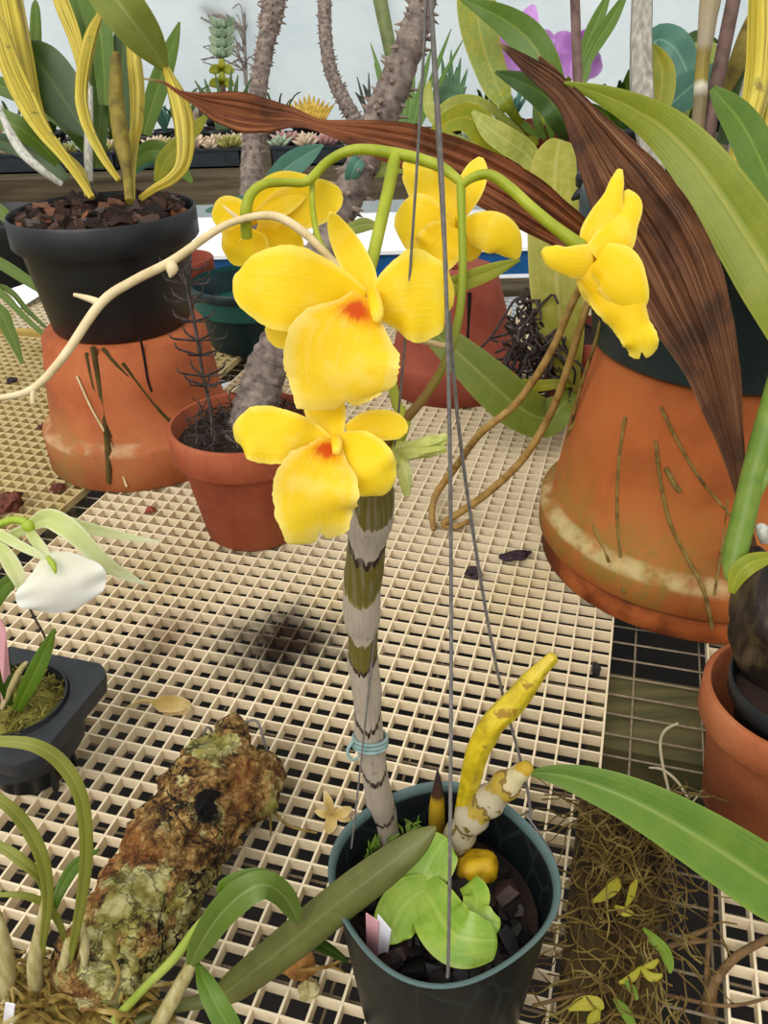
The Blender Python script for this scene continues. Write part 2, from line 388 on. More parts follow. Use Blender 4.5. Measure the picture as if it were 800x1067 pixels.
# ---------------------------------------------------------------- pots
m_tc_big = terracotta('clay_big', 'a8592a', '7d3d1c', 'b56a38', (.021, .14, '7a6a2a', 'c2b27e', .0255))
m_tc_left = terracotta('clay_left', 'a85a34', '84442a', 'b66d44', (.0, .10, '80703c', 'c0a078', .040))
m_tc = terracotta('clay', '9a4e32', '793824', 'ac6646'); m_tc2 = terracotta('clay_red', '8e4634', '702f22', '9c5440')
m_tc3 = terracotta('clay_right', 'a05a36', '7c4024', 'b4744a', None, ('7a6a34', 9))
m_black = plain('black_plastic', ['141618', '1f2224'], 60, .42, .08, .0004, spec=.4)
m_dgreen = plain('dark_green_plastic', ['16282c', '1f3a3e'], 40, .4, .08, .0004, spec=.4)
m_green_in = plain('green_plastic', ['1c4a44', '255a52'], 30, .45, .06)
m_bark = NT('bark_chips'); _a = m_bark.sep(m_bark.uvw())[0]; _n = m_bark.noise(m_bark.obj(), 160, 5)
m_bark = m_bark.out(m_bark.mix(m_bark.math('MULTIPLY', _n, .7), m_bark.ramp(_a, [(0, '1c120d'), (.4, '38231a'), (.7, '573a2c'), (.86, '5c5650'), (.97, 'a0603c')]), '1b110c'), .85, _n, .6, .001)
m_char = NT('charcoal'); _a = m_char.sep(m_char.uvw())[0]; _n = m_char.noise(m_char.obj(), 220, 5)
m_char = m_char.out(m_char.mix(m_char.math('MULTIPLY', _n, .6), m_char.ramp(_a, [(0, '100c0a'), (.6, '1d1613'), (.85, '2b211c'), (.97, '4a3328')]), '0a0706'), .6, _n, .6, .001, spec=.45)
m_soil = plain('soil', ['140e0a', '2a1d15', '3b2a1d'], 70, .95, .8, .003)

def pot_profile(R, Rb, h, band, lip, th=.004):     # upright pot: outside up, over the rim, inside down
    k = Rb + (R - lip - Rb) * (h - band) / h
    return [(0.004, .0), (Rb - .003, .0), (Rb, .003), (k, h - band - .0015), (k + .0008, h - band), (R - .0015, h - band), (R, h - band + .002), (R, h - .002), (R - .0015, h), (R - th + .001, h),
            (R - th, h - .002), (Rb - th + .001, th + .001), (Rb - th - .002, th), (.004, th), (.004, 0)]
def inverted_profile(R, Rt, h, bands, th=.005, hole=.012):   # stands on its rim, base up; bands: (z top, radius)
    o = []; z = 0
    for i, (zt, r) in enumerate(bands):
        o += [(r - .0015, z), (r, z + .002), (r, zt - .003), (r - .003, zt)]; z = zt + .0002
    rb = bands[-1][1] - .009
    o += [(rb, z + .003), (rb * .55 + Rt * .45, z + (h - z) * .5), (Rt, h - .005), (Rt - .004, h), (hole, h), (hole, h - th), (Rt - th - .004, h - th), (rb - th, z), (R - th - .004, 0), (bands[0][1] - .0015, 0)]
    return o
def soil_disc(mb, c, R, amp=.003, seg=28, rings=8, dome=0):
    vs, fs = [V(c) + V((0, 0, dome))], []
    for i in range(1, rings + 1):
        for k in range(seg):
            a = 2 * PI * k / seg; r = R * i / rings; p = V(c) + V((r * math.cos(a), r * math.sin(a), dome * (1 - (i / rings) ** 2)))
            if i < rings: p.z += amp * NZ.noise(p * 90)
            vs.append(p)
    for k in range(seg): fs.append((0, 1 + k, 1 + (k + 1) % seg))
    for i in range(rings - 1):
        for k in range(seg):
            a = 1 + i * seg; k2 = (k + 1) % seg; fs.append((a + k, a + seg + k, a + seg + k2, a + k2))
    return mb.add(vs, fs)
def chips(mb, c, R, n, size, dz=.001, rr=None):
    rr = rr or rnd
    for _ in range(n):
        a = rr.uniform(0, 2 * PI); r = R * math.sqrt(rr.random()) * .95
        mb.chunk(V(c) + V((r * math.cos(a), r * math.sin(a), rr.uniform(-.3, 1) * dz)), size * rr.uniform(.5, 1.3), rr)

# the big inverted clay pot at right, green pot on top
bx, by = (718 - 400) * .67 / F + .004, .56
big = thing('inverted_clay_pot', 'largest upside-down terracotta pot at right, algae on its shoulder, carrying the dark green pot', 'pot', (bx, by, 0))
MB().lathe(inverted_profile(.12, .094, .172, [(.021, .1185), (.047, .1225)]), (bx, by, 0), 96).build('clay_body', m_tc_big, big, sharp=60)
m_rootb = plain('root_brown', ['4d3a17', '7d6630', '8f7a40'], 120, .8, .4)
def on_pot(cx, cyy, R_of_z, x, y, off=.0012):     # where a line of sight meets a cone of revolution
    r = ray(x, y); t0 = None; t = .2
    while t < 1.4:
        p = CAM + r * t
        if 0 <= p.z and math.hypot(p.x - cx, p.y - cyy) <= R_of_z(p.z) + off: return p
        t += .0008
    return None
def Rbig(z): return .1225 if z < .047 else .1135 + (.094 - .1135) * (z - .047) / .125
def pot_root(path, wd, par, cx, cyy, Rz, m):
    q = [on_pot(cx, cyy, Rz, x, y) for x, y in path]; q = [(p.x, p.y, p.z, wd) for p in q if p]
    if len(q) > 1: MB().tube(q, seg=6, sub=5).build('dried_root', m, par)
for path, wd in (([(651, 435), (645, 480), (643, 530), (646, 575), (650, 618)], .0013), ([(683, 460), (688, 500), (698, 545), (718, 585), (733, 615), (742, 655)], .0013),
                 ([(688, 424), (705, 458), (730, 500), (762, 538)], .0010), ([(694, 488), (703, 505), (709, 512)], .0019), ([(618, 548), (628, 570), (634, 585)], .0011), ([(758, 520), (752, 570), (744, 620), (736, 680)], .0009)):
    pot_root(path, wd, big, bx, by, Rbig, m_rootb)
gp = thing('potted_orchid', 'orchid with canes and long leaves in the dark green pot on the largest clay pot', 'plant', (bx, by, .1725))
gz = .1725
MB().lathe(pot_profile(.113, .096, .103, .034, .004, .003), (bx, by, gz), 80).build('pot', m_dgreen, gp)
mb = MB(); soil_disc(mb, (bx, by, gz + .088), .107); mb.build('soil', m_soil, gp)
mb = MB(); chips(mb, (bx, by, gz + .090), .105, 240, .008, .006); mb.build('bark_chips', m_bark, gp, kind='stuff')

# the stack at left
lx, ly = -.238, .77
lp = thing('inverted_clay_pot', 'upside-down terracotta pot at left carrying the round black pot', 'pot', (lx, ly, 0))
MB().lathe(inverted_profile(.0925, .074, .130, [(.040, .0925)]), (lx, ly, 0), 80).build('clay_body', m_tc_left, lp, sharp=60)
def Rl(z): return .0925 if z < .04 else .0835 + (.074 - .0835) * (z - .04) / .09
m_stain = plain('algae_stain', ['3a2f14', '57481e'], 90, .9, .3); m_crack = plain('crack', ['120b07', '1f130c'], 90, .95, .3)
for path, wd in (([(97, 362), (104, 400), (110, 440), (113, 480), (114, 503)], .0030), ([(90, 368), (100, 410), (117, 455)], .0018), ([(107, 363), (120, 378), (134, 392)], .0018), ([(128, 378), (148, 405), (166, 428), (178, 440)], .0024), ([(165, 392), (180, 412), (192, 428)], .0013)):
    pot_root(path, wd, lp, lx, ly, lambda z: Rl(z) - .0022, m_stain)
pot_root([(146, 352), (149, 366), (152, 384), (154, 396), (158, 408)], .0013, lp, lx, ly, lambda z: Rl(z) - .0010, m_crack)
bp = thing('potted_orchid', 'orchid with yellow ribbed canes in the black pot on the left clay pot', 'plant', (lx, ly, .1305))
MB().lathe(pot_profile(.0805, .062, .102, .026, .003, .0025), (lx, ly, .1305), 80).build('pot', m_black, bp)
mb = MB(); soil_disc(mb, (lx, ly, .223), .0765, dome=.006); mb.build('soil', m_soil, bp)
mb = MB(); chips(mb, (lx, ly, .226), .074, 260, .0065, .006); mb.build('bark_chips', m_bark, bp, kind='stuff')
# spiny trunk pot
sx, sy = -.1088, .613
spn = thing('potted_spiny_succulent', 'tall grey ringed trunk leaning from a small terracotta pot left of the yellow flowers', 'plant', (sx, sy, 0))
MB().lathe(pot_profile(.0605, .041, .100, .026, .003, .0045), (sx, sy, 0), 80).build('pot', m_tc, spn)
mb = MB(); soil_disc(mb, (sx, sy, .086), .0555); mb.build('soil', m_soil, spn)
# middle back inverted pot
mx, my = .0838, .92
mp = thing('inverted_clay_pot', 'small upside-down terracotta pot with a dark slit, behind the yellow flowers', 'pot', (mx, my, 0))
MB().lathe(inverted_profile(.0775, .047, .132, [(.036, .0775)], hole=.01), (mx, my, 0), 64).build('clay_body', m_tc2, mp, sharp=60)
def Rm(z): return .0775 if z < .036 else .0685 + (.047 - .0685) * (z - .036) / .096
pot_root([(489, 305), (488, 330), (487, 352)], .0022, mp, mx, my, lambda z: Rm(z) - .0012, m_crack)
# dark green round pot behind, tiny clay pot, right small clay pot
ex, ey = -.162, 1.075
gpt = thing('potted_spiny_succulent', 'spiny trunk rising from the dark green pot behind the yellow flowers', 'plant', (ex, ey, 0))
MB().lathe(pot_profile(.0765, .06, .082, .012, .002, .0025), (ex, ey, 0), 64).build('pot', [m_dgreen], gpt)
mb = MB(); mb.lathe([(.0735, .0815), (.0715, .05), (.005, .046), (.005, .044), (.0735, .0485), (.0742, .0815)], (ex, ey, 0), 64); mb.build('pot_lining', m_green_in, gpt)
q = YP(187, 268, 1.16); tz = .09
MB().lathe(pot_profile(.045, .032, tz, .02, .003), (q.x, 1.16, 0), 48).build('clay_pot', m_tc2, None, 'small terracotta pot of which only the rim shows beside the black pot', 'pot')
q = YP(5, 240, 1.42)
MB().lathe(pot_profile(.10, .075, .10, .02, .003), (q.x - .01, 1.42, 0), 48).build('plastic_pot', m_black, None, 'black plastic pot at the left edge behind the stacked pots', 'pot')
# ---------------------------------------------------------------- the yellow orchid in the dark pot
rim = G(461, 908, .088); ox, oy = rim.x, rim.y
orc = thing('potted_orchid', 'yellow flowering orchid with a tall striped cane in the dark pot at the front', 'plant', (ox, oy, 0))
def obw(a, z): return .028 * math.cos(4 * a + .9) * (z / .088) + .006 * math.sin(3 * a + 1)
t = NT('thin_pot'); o = t.obj(); z = t.sep(o)[2]; rt = t.vor(t.vm(o, (1, 1, .45)), 60, 'DISTANCE_TO_EDGE')
c = t.mix(t.math('SUBTRACT', 1.0, t.step(rt, .0, .05)), '0d1315', '1c2524'); c = t.mix(t.math('MULTIPLY', t.step(z, .083, .0855), .8), c, '5e7472'); m_thin = t.out(c, .42, t.noise(o, 40, 3), .15, .001, .04, .35)
MB().lathe([(.003, 0), (.034, 0), (.0355, .002), (.0395, .045), (.0430, .0855), (.0442, .0862), (.0448, .0872), (.0442, .0882), (.0434, .0880), (.0422, .0860), (.0382, .045), (.0345, .003), (.003, .003), (.003, 0)], (ox, oy, 0), 96, wob=obw).build('pot', m_thin, orc)
mb = MB(); soil_disc(mb, (ox, oy, .060), .0395, .004); mb.build('soil', m_soil, orc)
mb = MB(); R2 = random.Random(5); chips(mb, (ox, oy, .0615), .0335, 170, .0046, .006, R2); chips(mb, (ox + .010, oy - .004, .063), .021, 22, .0062, .005, R2); mb.build('bark_chips', m_char, orc, kind='stuff')
SZ = .066
def soil(x, y, z=SZ): p = G(x, y, z); return dep(p)
# striped cane: bands run down its front
t = NT('striped_cane'); a = t.uvw(); s_ = t.sep(a); v, fr = s_[1], s_[2]; o = t.obj()
fib = t.noise(t.vm(o, (900, 900, 40)), 1, 4)
vv = t.math('ADD', t.math('SUBTRACT', v, t.math('MULTIPLY', t.math('MAXIMUM', fr, 0.0), .05)), t.math('MULTIPLY', t.math('SUBTRACT', fib, .5), .045))
g_, dk, ol, ol2 = 'a89a88', '2a1a12', '5f5518', '716820'
stops = [(0, ol), (.055, g_), (.125, dk), (.142, ol), (.232, ol2), (.236, g_), (.34, ol), (.405, dk), (.418, g_), (.575, dk), (.59, g_), (.742, dk), (.757, g_), (.892, dk), (.903, g_)]
c = t.ramp(vv, [(max(0, p - .025) if i else 0, q) for i, (p, q) in enumerate(stops)], 'CONSTANT')
silv = t.math('MULTIPLY', t.step(fib, .42, .68), .45); c = t.mix(silv, c, '8d7f6e')
c = t.mix(t.math('MULTIPLY', t.step(t.noise(o, 260, 4), .6, .75), .4), c, '5f5040')
m_cane = t.out(c, .7, fib, .4, .0008)
cb = dep(G(404, 866, .066)); ct = .272
def cl(k): return cb + (ct - cb) * k
cp_ = [(390, 500, ct, 38), (389, 525, cl(.95), 45), (385, 545, cl(.91), 47), (382, 565, cl(.865), 40), (380, 590, cl(.80), 41), (377, 612, cl(.75), 39), (377, 640, cl(.68), 39), (378, 664, cl(.62), 31), (378, 690, cl(.55), 32), (382, 718, cl(.48), 31), (383, 740, cl(.42), 28), (384, 760, cl(.36), 30), (388, 783, cl(.29), 27), (391, 810, cl(.21), 27), (396, 836, cl(.12), 29), (400, 852, cl(.06), 27), (403, 874, cb, 27)]
def nodes(p, tt, a, r): return r * .05 * NZ.noise(V((a * 2, tt * 30, 3)))
MB().T(cp_, seg=24, sub=5, disp=nodes).build('cane', m_cane, orc, 'tall upright cane banded silver grey and olive')
m_tie = plain('tie', ['6f8a86', '8fa5a0'], 300, .8, .4)
tie = MB()
for dz, ph in ((0, 0), (4, .5), (8, 1)):
    q = []
    for k in range(17):
        an = 2 * PI * k / 16; q.append((385.5 + 17.5 * math.cos(an), 768 + dz + 9 * math.sin(an), cl(.34) - .0065 * math.sin(an), 3.6))
    tie.T(q, seg=6, sub=2)
tie.T([(368, 772, cl(.34) - .003, 3.6), (362, 782, cl(.34) - .004, 3.6), (366, 792, cl(.34) - .004, 3.2), (374, 788, cl(.34) - .006, 3.2)], seg=6)
tie.build('string_tie', m_tie, orc, 'blue grey string knotted round the cane')
# younger canes
m_ycane = NT('yellow_cane'); _t = m_ycane; _v = _t.sep(_t.uvw())[1]; _o = _t.obj(); _n = _t.noise(_o, 120, 4); _st = _t.noise(_t.vm(_t.uvw(), (14, 2, 1)), 1, 3)
_c = _t.ramp(_n, [(.3, 'a8900c'), (.5, 'd0b51e'), (.7, 'dcc53a')]); _c = _t.mix(_t.math('MULTIPLY', _t.step(_n, .58, .66), .8), _c, '8a5a12'); _c = _t.mix(_t.math('MULTIPLY', _t.step(_st, .5, .65), .35), _c, '8f7d0e')
m_ycane = _t.out(_c, .38, _st, .4, .0006, .06, .5)
d0 = soil(478, 880)
MB().T([(474, 884, d0, 17), (482, 850, d0 - .012, 17), (490, 812, d0 - .026, 20), (499, 778, d0 - .038, 24), (515, 752, d0 - .045, 25), (538, 728, d0 - .05, 25), (557, 704, d0 - .055, 18), (577, 684, d0 - .058, 12)], seg=16, sub=5, disp=lambda p, tt, a, r: r * (.10 * math.cos(5 * a) + .10 * NZ.noise(V((tt * 14, a, 2))))).build('young_cane', m_ycane, orc, 'curved yellow young cane')
t = NT('sheathed_cane'); v = t.sep(t.uvw())[1]; n = t.noise(t.obj(), 150, 5); c = t.ramp(t.math('ADD', v, t.math('MULTIPLY', t.math('SUBTRACT', n, .5), .38)), [(0, '8a7440'), (.18, 'b0a487'), (.3, '6f5a22'), (.36, 'b8ac90'), (.5, 'b89c3a'), (.56, '7a6430'), (.6, 'b5a98c'), (.72, 'b09434'), (.8, '7f6228'), (.84, 'c8b98e'), (.95, 'b7951e')], 'CONSTANT'); m_sheath = t.out(t.mix(t.math('MULTIPLY', n, .35), c, '6a5a38'), .65, n, .5, .001)
d1 = soil(480, 890)
MB().T([(468, 895, d1, 30), (480, 868, d1 - .008, 31), (496, 846, d1 - .015, 34), (516, 828, d1 - .021, 32), (534, 812, d1 - .027, 26), (551, 798, d1 - .032, 12)], seg=18, sub=5, disp=lambda p, tt, a, r: r * (.13 * math.sin(tt * 34) + .08 * NZ.noise(V((tt * 20, a * 2, 5))))).build('old_cane', m_sheath, orc, 'short leaning cane in papery sheaths')
m_bud = NT('bud'); _v = m_bud.sep(m_bud.uvw())[1]; m_bud = m_bud.out(m_bud.ramp(m_bud.math('ADD', _v, m_bud.math('MULTIPLY', m_bud.math('SUBTRACT', m_bud.noise(m_bud.obj(), 200, 4), .5), .25)), [(.0, '6e5a1c'), (.55, 'b3911c'), (.68, '4a3020'), (.9, '2f2228')]), .5)
MB().T([(455, 868, soil(455, 872), 17), (455, 845, soil(455, 872) - .008, 17), (456, 822, soil(455, 872) - .016, 11), (456, 803, soil(455, 872) - .022, 2)], seg=12, sub=4).build('new_shoot', m_bud, orc, 'pointed yellow shoot with a dark tip')
m_ylump = plain('yellow_root', ['7a5a10', 'b8910f', 'c9a522'], 130, .45, .4, .001)
d2 = soil(495, 905) - .006
MB().blob(D(497, 905, d2), (.0088, .0075, .0062), 3, .35, 1.6, 3).build('old_bulb', m_ylump, orc, 'lumpy yellow stump')
# small light green lobed leaf plant on the soil
m_lime = leafmat('lime_leaf', '88bc48', 'a4cc60', 'c0dc78', .32, .2, 5, .5)
dl = soil(440, 950, .080)
mb = MB()
def lz(x, y, z): return dep(G(x, y, z))
def lob(pts, **k): mb.leaf([(x, y, lz(x, y, z_), w_) for x, y, z_, w_ in pts], thick=.0009, m=8, sub=7, **k)
lob([(436, 930, .074, 30), (440, 914, .078, 44), (449, 896, .082, 52), (459, 880, .085, 44), (465, 872, .086, 30)], fold=.05, cup=.12, wave=.05, rnd_=.5)
lob([(448, 926, .076, 30), (430, 934, .078, 42), (417, 950, .078, 48), (408, 970, .077, 42), (404, 984, .075, 26)], fold=.05, cup=-.10, wave=.06, rnd_=.5)
lob([(438, 922, .076, 34), (452, 944, .078, 50), (462, 962, .079, 58), (477, 976, .080, 58), (498, 980, .080, 50), (518, 980, .078, 34)], fold=.04, cup=.06, wave=.06, rnd_=.4)
lob([(488, 920, .078, 22), (496, 932, .080, 28), (496, 948, .080, 26), (506, 960, .079, 28), (521, 966, .078, 16)], fold=.05, cup=.1, rnd_=.3)
mb.build('lobed_leaf', m_lime, orc, 'bright green lobed fleshy leaf on the soil')
m_moss = plain('moss', ['4a6a1e', '6d8f2c', '8aa648'], 200, .8, .4)
mb = MB(); R3 = random.Random(3)
for _ in range(46):
    x, y = R3.gauss(386, 12), R3.gauss(878, 9); d = soil(x, y); mb.T([(x, y, d, 3), (x + R3.uniform(-4, 4), y - R3.uniform(3, 8), d - .002, 3), (x + R3.uniform(-8, 8), y - R3.uniform(8, 14), d - .003, 1)], seg=4, sub=2)
for _ in range(20):
    x, y = R3.gauss(425, 8), R3.gauss(862, 8); d = soil(x, y); mb.T([(x, y, d, 3), (x + R3.uniform(-4, 4), y - R3.uniform(3, 8), d - .002, 3), (x + R3.uniform(-8, 8), y - R3.uniform(8, 12), d - .003, 1)], seg=4, sub=2)
mb.build('moss', m_moss, orc, kind='stuff')
m_tagp = plain('pink_tag', ['c98a90', 'd9a8ac'], 80, .4, .05); m_tagw = plain('white_tag', ['d9d4dc', 'eeeaf0'], 80, .4, .05)
dt = soil(393, 985, .07)
def slab_tag(name, P4, th, m, par, lab):
    P4 = [V(p) for p in P4]; n = (P4[1] - P4[0]).cross(P4[3] - P4[0]).normalized() * th; vs = P4 + [p + n for p in P4]
    return MB().add(vs, [(0, 1, 2, 3), (7, 6, 5, 4), (0, 4, 5, 1), (1, 5, 6, 2), (2, 6, 7, 3), (3, 7, 4, 0)]).build(name, m, par, lab, smooth=False)
slab_tag('plant_tag', [D(381, 952, dt - .014), D(394, 961, dt - .014), D(394, 1004, dt + .002), D(382, 996, dt + .002)], .0005, m_tagp, orc, 'pink plastic tag')
slab_tag('plant_tag', [D(393, 953, dt - .015), D(407, 970, dt - .014), D(402, 1006, dt + .002), D(394, 1003, dt + .002)], .0005, m_tagw, orc, 'white plastic tag')

# ---- flower stems
m_stem = plain('green_stem', ['8a961c', '9ea82a', 'b2b83e'], 90, .4, .1, .0004, .1)
m_stem2 = NT('stem_fade'); _v = m_stem2.sep(m_stem2.uvw())[1]; m_stem2 = m_stem2.out(m_stem2.ramp(m_stem2.math('ADD', _v, m_stem2.math('MULTIPLY', m_stem2.math('SUBTRACT', m_stem2.noise(m_stem2.obj(), 200, 3), .5), .1)), [(0, '8a9a1c'), (.45, '7f8a1e'), (.65, '7a6220'), (.9, '6a4a20'), (1, '7a6a30')]), .45)
JD = .268
st = MB(); st.T([(480, 191, JD, 10), (481, 230, JD, 9), (482, 280, JD, 9), (478, 330, JD, 9), (465, 375, JD + .001, 9.5), (445, 410, JD + .002, 10), (420, 440, JD + .003, 11), (398, 470, JD + .005, 14), (391, 502, ct, 18)], seg=10, sub=5)
st.build('flower_stem', m_stem2, orc, 'upright flower stem, green above and brown below')
ar = MB(); ar.T([(482, 192, JD, 9), (468, 180, JD + .001, 11), (450, 170, JD + .002, 12), (412, 160, JD + .003, 12), (370, 156, JD + .004, 11), (342, 168, JD + .005, 10), (320, 189, JD + .002, 9.5), (298, 190, JD - .002, 9), (275, 192, JD - .006, 10), (261, 203, JD - .007, 11), (256, 222, JD - .006, 12), (257, 247, JD - .001, 12)], seg=10, sub=5); ar.build('flower_stem', m_stem, orc, 'arching green stem to the far left flower')
ar = MB(); ar.T([(480, 194, JD, 8), (492, 185, JD - .002, 10), (510, 182, JD - .004, 11), (530, 195, JD - .005, 12), (552, 215, JD - .006, 12), (578, 237, JD - .006, 13), (606, 258, JD - .006, 16)], seg=10, sub=5); ar.build('flower_stem', m_stem, orc, 'green stem curving to the right flower')
ar = MB(); ar.T([(412, 161, JD + .003, 13), (405, 195, JD - .001, 13), (396, 235, JD - .006, 13), (388, 270, JD - .012, 13), (380, 300, JD - .016, 13)], seg=10, sub=4); ar.build('flower_stem', m_stem, orc, 'pale green stem behind the biggest flower')
ar = MB(); ar.T([(325, 190, JD + .006, 6), (326, 220, JD + .003, 6), (332, 250, JD - .0, 7), (345, 275, JD - .002, 7), (352, 330, JD - .002, 7), (352, 400, JD - .006, 7), (346, 445, JD - .010, 8)], seg=8, sub=4); ar.build('flower_stem', m_stem, orc, 'thin green stem to the lowest flower')
ar = MB(); ar.T([(408, 395, JD + .008, 10), (413, 420, JD + .006, 11), (422, 440, JD + .003, 12), (410, 470, JD + .005, 12)], seg=8, sub=4); ar.build('flower_stem', m_stem, orc)
m_dry = plain('dry_stem', ['bfa878', 'd4c094', 'e0cfa6'], 120, .6, .2)
ds = MB(); ds.T([(-40, 424, .235, 6), (0, 415, .238, 6.5), (34, 405, .24, 8), (66, 372, .243, 9), (105, 316, .246, 10), (140, 292, .25, 9.5), (179, 272, .254, 9.5), (222, 242, .258, 8), (250, 229, .260, 7.5), (285, 225, .262, 9), (315, 241, .263, 9), (345, 270, .264, 8), (385, 310, .266, 7), (430, 350, .269, 7), (470, 362, JD, 6)], seg=10, sub=5)
ds.T([(105, 316, .246, 9), (92, 311, .246, 7), (77, 307, .246, 4)], seg=8); ds.T([(34, 404, .24, 8), (34, 412, .24, 6), (34, 421, .24, 4)], seg=8); ds.T([(178, 273, .254, 9), (179, 281, .253, 13), (177, 289, .253, 2)], seg=8); ds.T([(250, 229, .26, 5), (240, 221, .26, 4), (232, 214, .26, 1)], seg=6)
ds.build('dried_flower_stem', m_dry, orc, 'pale dried flower stem reaching left')

# ---- flowers
def petalmat(name, base, deep, pale, red=None):
    t = NT(name); a = t.uvw(); s_ = t.sep(a); u, v = s_[0], s_[1]; o = t.obj(); au = t.math('ABSOLUTE', u)
    vein = t.noise(t.vm(a, (11, 2.2, 1)), 1, 5); n = t.noise(o, 110, 5)
    c = t.mix(t.math('MULTIPLY', t.step(v, .95, .1), .75), base, deep)
    c = t.mix(t.math('MULTIPLY', t.step(vein, .5, .68), .16), c, pale); c = t.mix(t.math('MULTIPLY', t.step(n, .5, .72), .35), c, pale)
    c = t.mix(t.math('MULTIPLY', t.step(au, .7, 1.0), .6), c, pale); c = t.mix(t.math('MULTIPLY', t.step(v, .78, 1.0), .55), c, pale)
    if red:
        lines = t.noise(t.vm(a, (26, 2.5, 1)), 1, 2)
        rr = t.math('SQRT', t.math('ADD', t.math('POWER', t.math('MULTIPLY', u, red[2]), 2), t.math('POWER', t.math('MULTIPLY', t.math('SUBTRACT', v, red[0]), 1 / red[1]), 2)))
        rr = t.math('ADD', rr, t.math('MULTIPLY', t.math('SUBTRACT', lines, .5), 1.5))
        c = t.mix(t.math('MULTIPLY', t.step(rr, 2.0, .9), .6), c, 'f09a18'); c = t.mix(t.math('MULTIPLY', t.step(rr, 1.25, .6), .92), c, 'd8420e')
    return t.out(c, .5, t.math('ADD', vein, t.math('MULTIPLY', n, .5)), .28, .0006, .42, .25, tcol=t.mix(.5, c, pale))
m_pet = petalmat('yellow_petal', 'fde42e', 'fcd80e', 'fdf080')
m_lip = petalmat('yellow_lip', 'fde236', 'f9ce0c', 'fdf09a', (.16, .085, 1.9))
m_lip2 = petalmat('yellow_lip_plain', 'fde128', 'fbd20c', 'fdf080')
def flower(name, lab, parts, col=None):
    base = MB(); c = parts[0][1][0]; base.blob(D(c[0], c[1], c[2] + .003), .0028, 2, .1); fl = base.build(name, m_lip2, orc, lab)
    for (nm, pts, k) in parts:
        m = k.pop('mat', m_pet); k.setdefault('m', 7); k.setdefault('sub', 7); k.setdefault('thick', .0007); k.setdefault('fold', .03)
        mb = MB(); mb.leaf(pts, **k); mb.build(nm, m, fl)
    if col:
        mb = MB(); mb.T(col, seg=12, sub=4); mb.build('column', m_lip2, fl)
    return fl
d = .243
flower('flower', 'biggest yellow flower facing front with an orange red throat', [
    ('sepal', [(372, 322, d + .006, 20), (345, 335, d + .010, 40), (312, 340, d + .012, 46), (286, 346, d + .013, 34), (277, 348, d + .013, 10)], {}),
    ('sepal', [(362, 335, d + .008, 20), (350, 370, d + .012, 40), (338, 402, d + .012, 40), (332, 424, d + .011, 26), (331, 432, d + .011, 6)], {}),
    ('sepal', [(384, 306, d + .005, 24), (376, 285, d + .007, 31), (364, 262, d + .008, 31), (354, 243, d + .006, 25), (347, 228, d + .003, 14), (344, 221, d + .001, 3)], dict(cup=.12)),
    ('petal', [(379, 316, d + .003, 26), (362, 311, d + .002, 46), (338, 306, d - .001, 70), (310, 302, d - .003, 86), (283, 299, d - .003, 84), (262, 295, d - .001, 64), (249, 291, d + .002, 36), (244, 289, d + .004, 10)], dict(cup=-.10, wave=.09, rag=.03)),
    ('petal', [(386, 316, d + .003, 22), (398, 314, d + .002, 48), (414, 311, d, 78), (432, 309, d - .002, 96), (450, 308, d - .002, 86), (464, 307, d, 60), (473, 307, d + .003, 22)], dict(cup=-.10, wave=.09, rag=.03)),
    ('lip', [(377, 309, d + .001, 24), (372, 322, d - .004, 46), (366, 338, d - .008, 84), (360, 356, d - .010, 112), (356, 376, d - .010, 120), (355, 396, d - .009, 112), (354, 414, d - .006, 98), (355, 426, d - .002, 84)], dict(mat=m_lip, fold=.02, cup=.13, wave=.12, wf=1.7, m=12, sub=9, rag=.06, rnd_=.55, notch=(-.12, .30))),
], [(389, 306, d, 14), (391, 316, d - .005, 15), (393, 327, d - .008, 14), (392, 335, d - .008, 8)])
d = .240
flower('flower', 'lowest yellow flower hanging under the biggest one', [
    ('sepal', [(348, 458, d + .004, 20), (342, 440, d + .006, 38), (337, 420, d + .008, 42), (334, 405, d + .008, 24), (333, 398, d + .008, 6)], {}),
    ('sepal', [(362, 452, d + .006, 18), (382, 444, d + .008, 30), (402, 443, d + .009, 32), (417, 446, d + .009, 24), (425, 448, d + .009, 6)], {}),
    ('sepal', [(372, 448, d + .007, 16), (388, 446, d + .010, 26), (400, 452, d + .011, 18)], {}),
    ('petal', [(343, 466, d + .002, 22), (326, 462, d, 42), (306, 457, d - .003, 52), (285, 454, d - .004, 60), (265, 452, d - .003, 58), (252, 452, d - .001, 44), (244, 453, d + .002, 14)], dict(cup=-.12, wave=.14, rag=.05)),
    ('petal', [(352, 458, d + .002, 24), (362, 466, d - .001, 48), (374, 478, d - .004, 62), (386, 492, d - .005, 60), (395, 505, d - .003, 46), (401, 515, d, 12)], dict(cup=-.16, wave=.10, rag=.04)),
    ('lip', [(344, 458, d, 20), (340, 470, d - .005, 40), (335, 488, d - .009, 72), (330, 508, d - .011, 88), (328, 528, d - .010, 86), (330, 548, d - .006, 72), (334, 564, d - .001, 60)], dict(mat=m_lip, fold=.02, cup=.15, wave=.16, wf=1.9, m=12, sub=9, rag=.08, rnd_=.55, notch=(-.05, .5))),
], [(350, 457, d, 11), (351, 464, d - .004, 12), (350, 472, d - .006, 8)])
d = .272
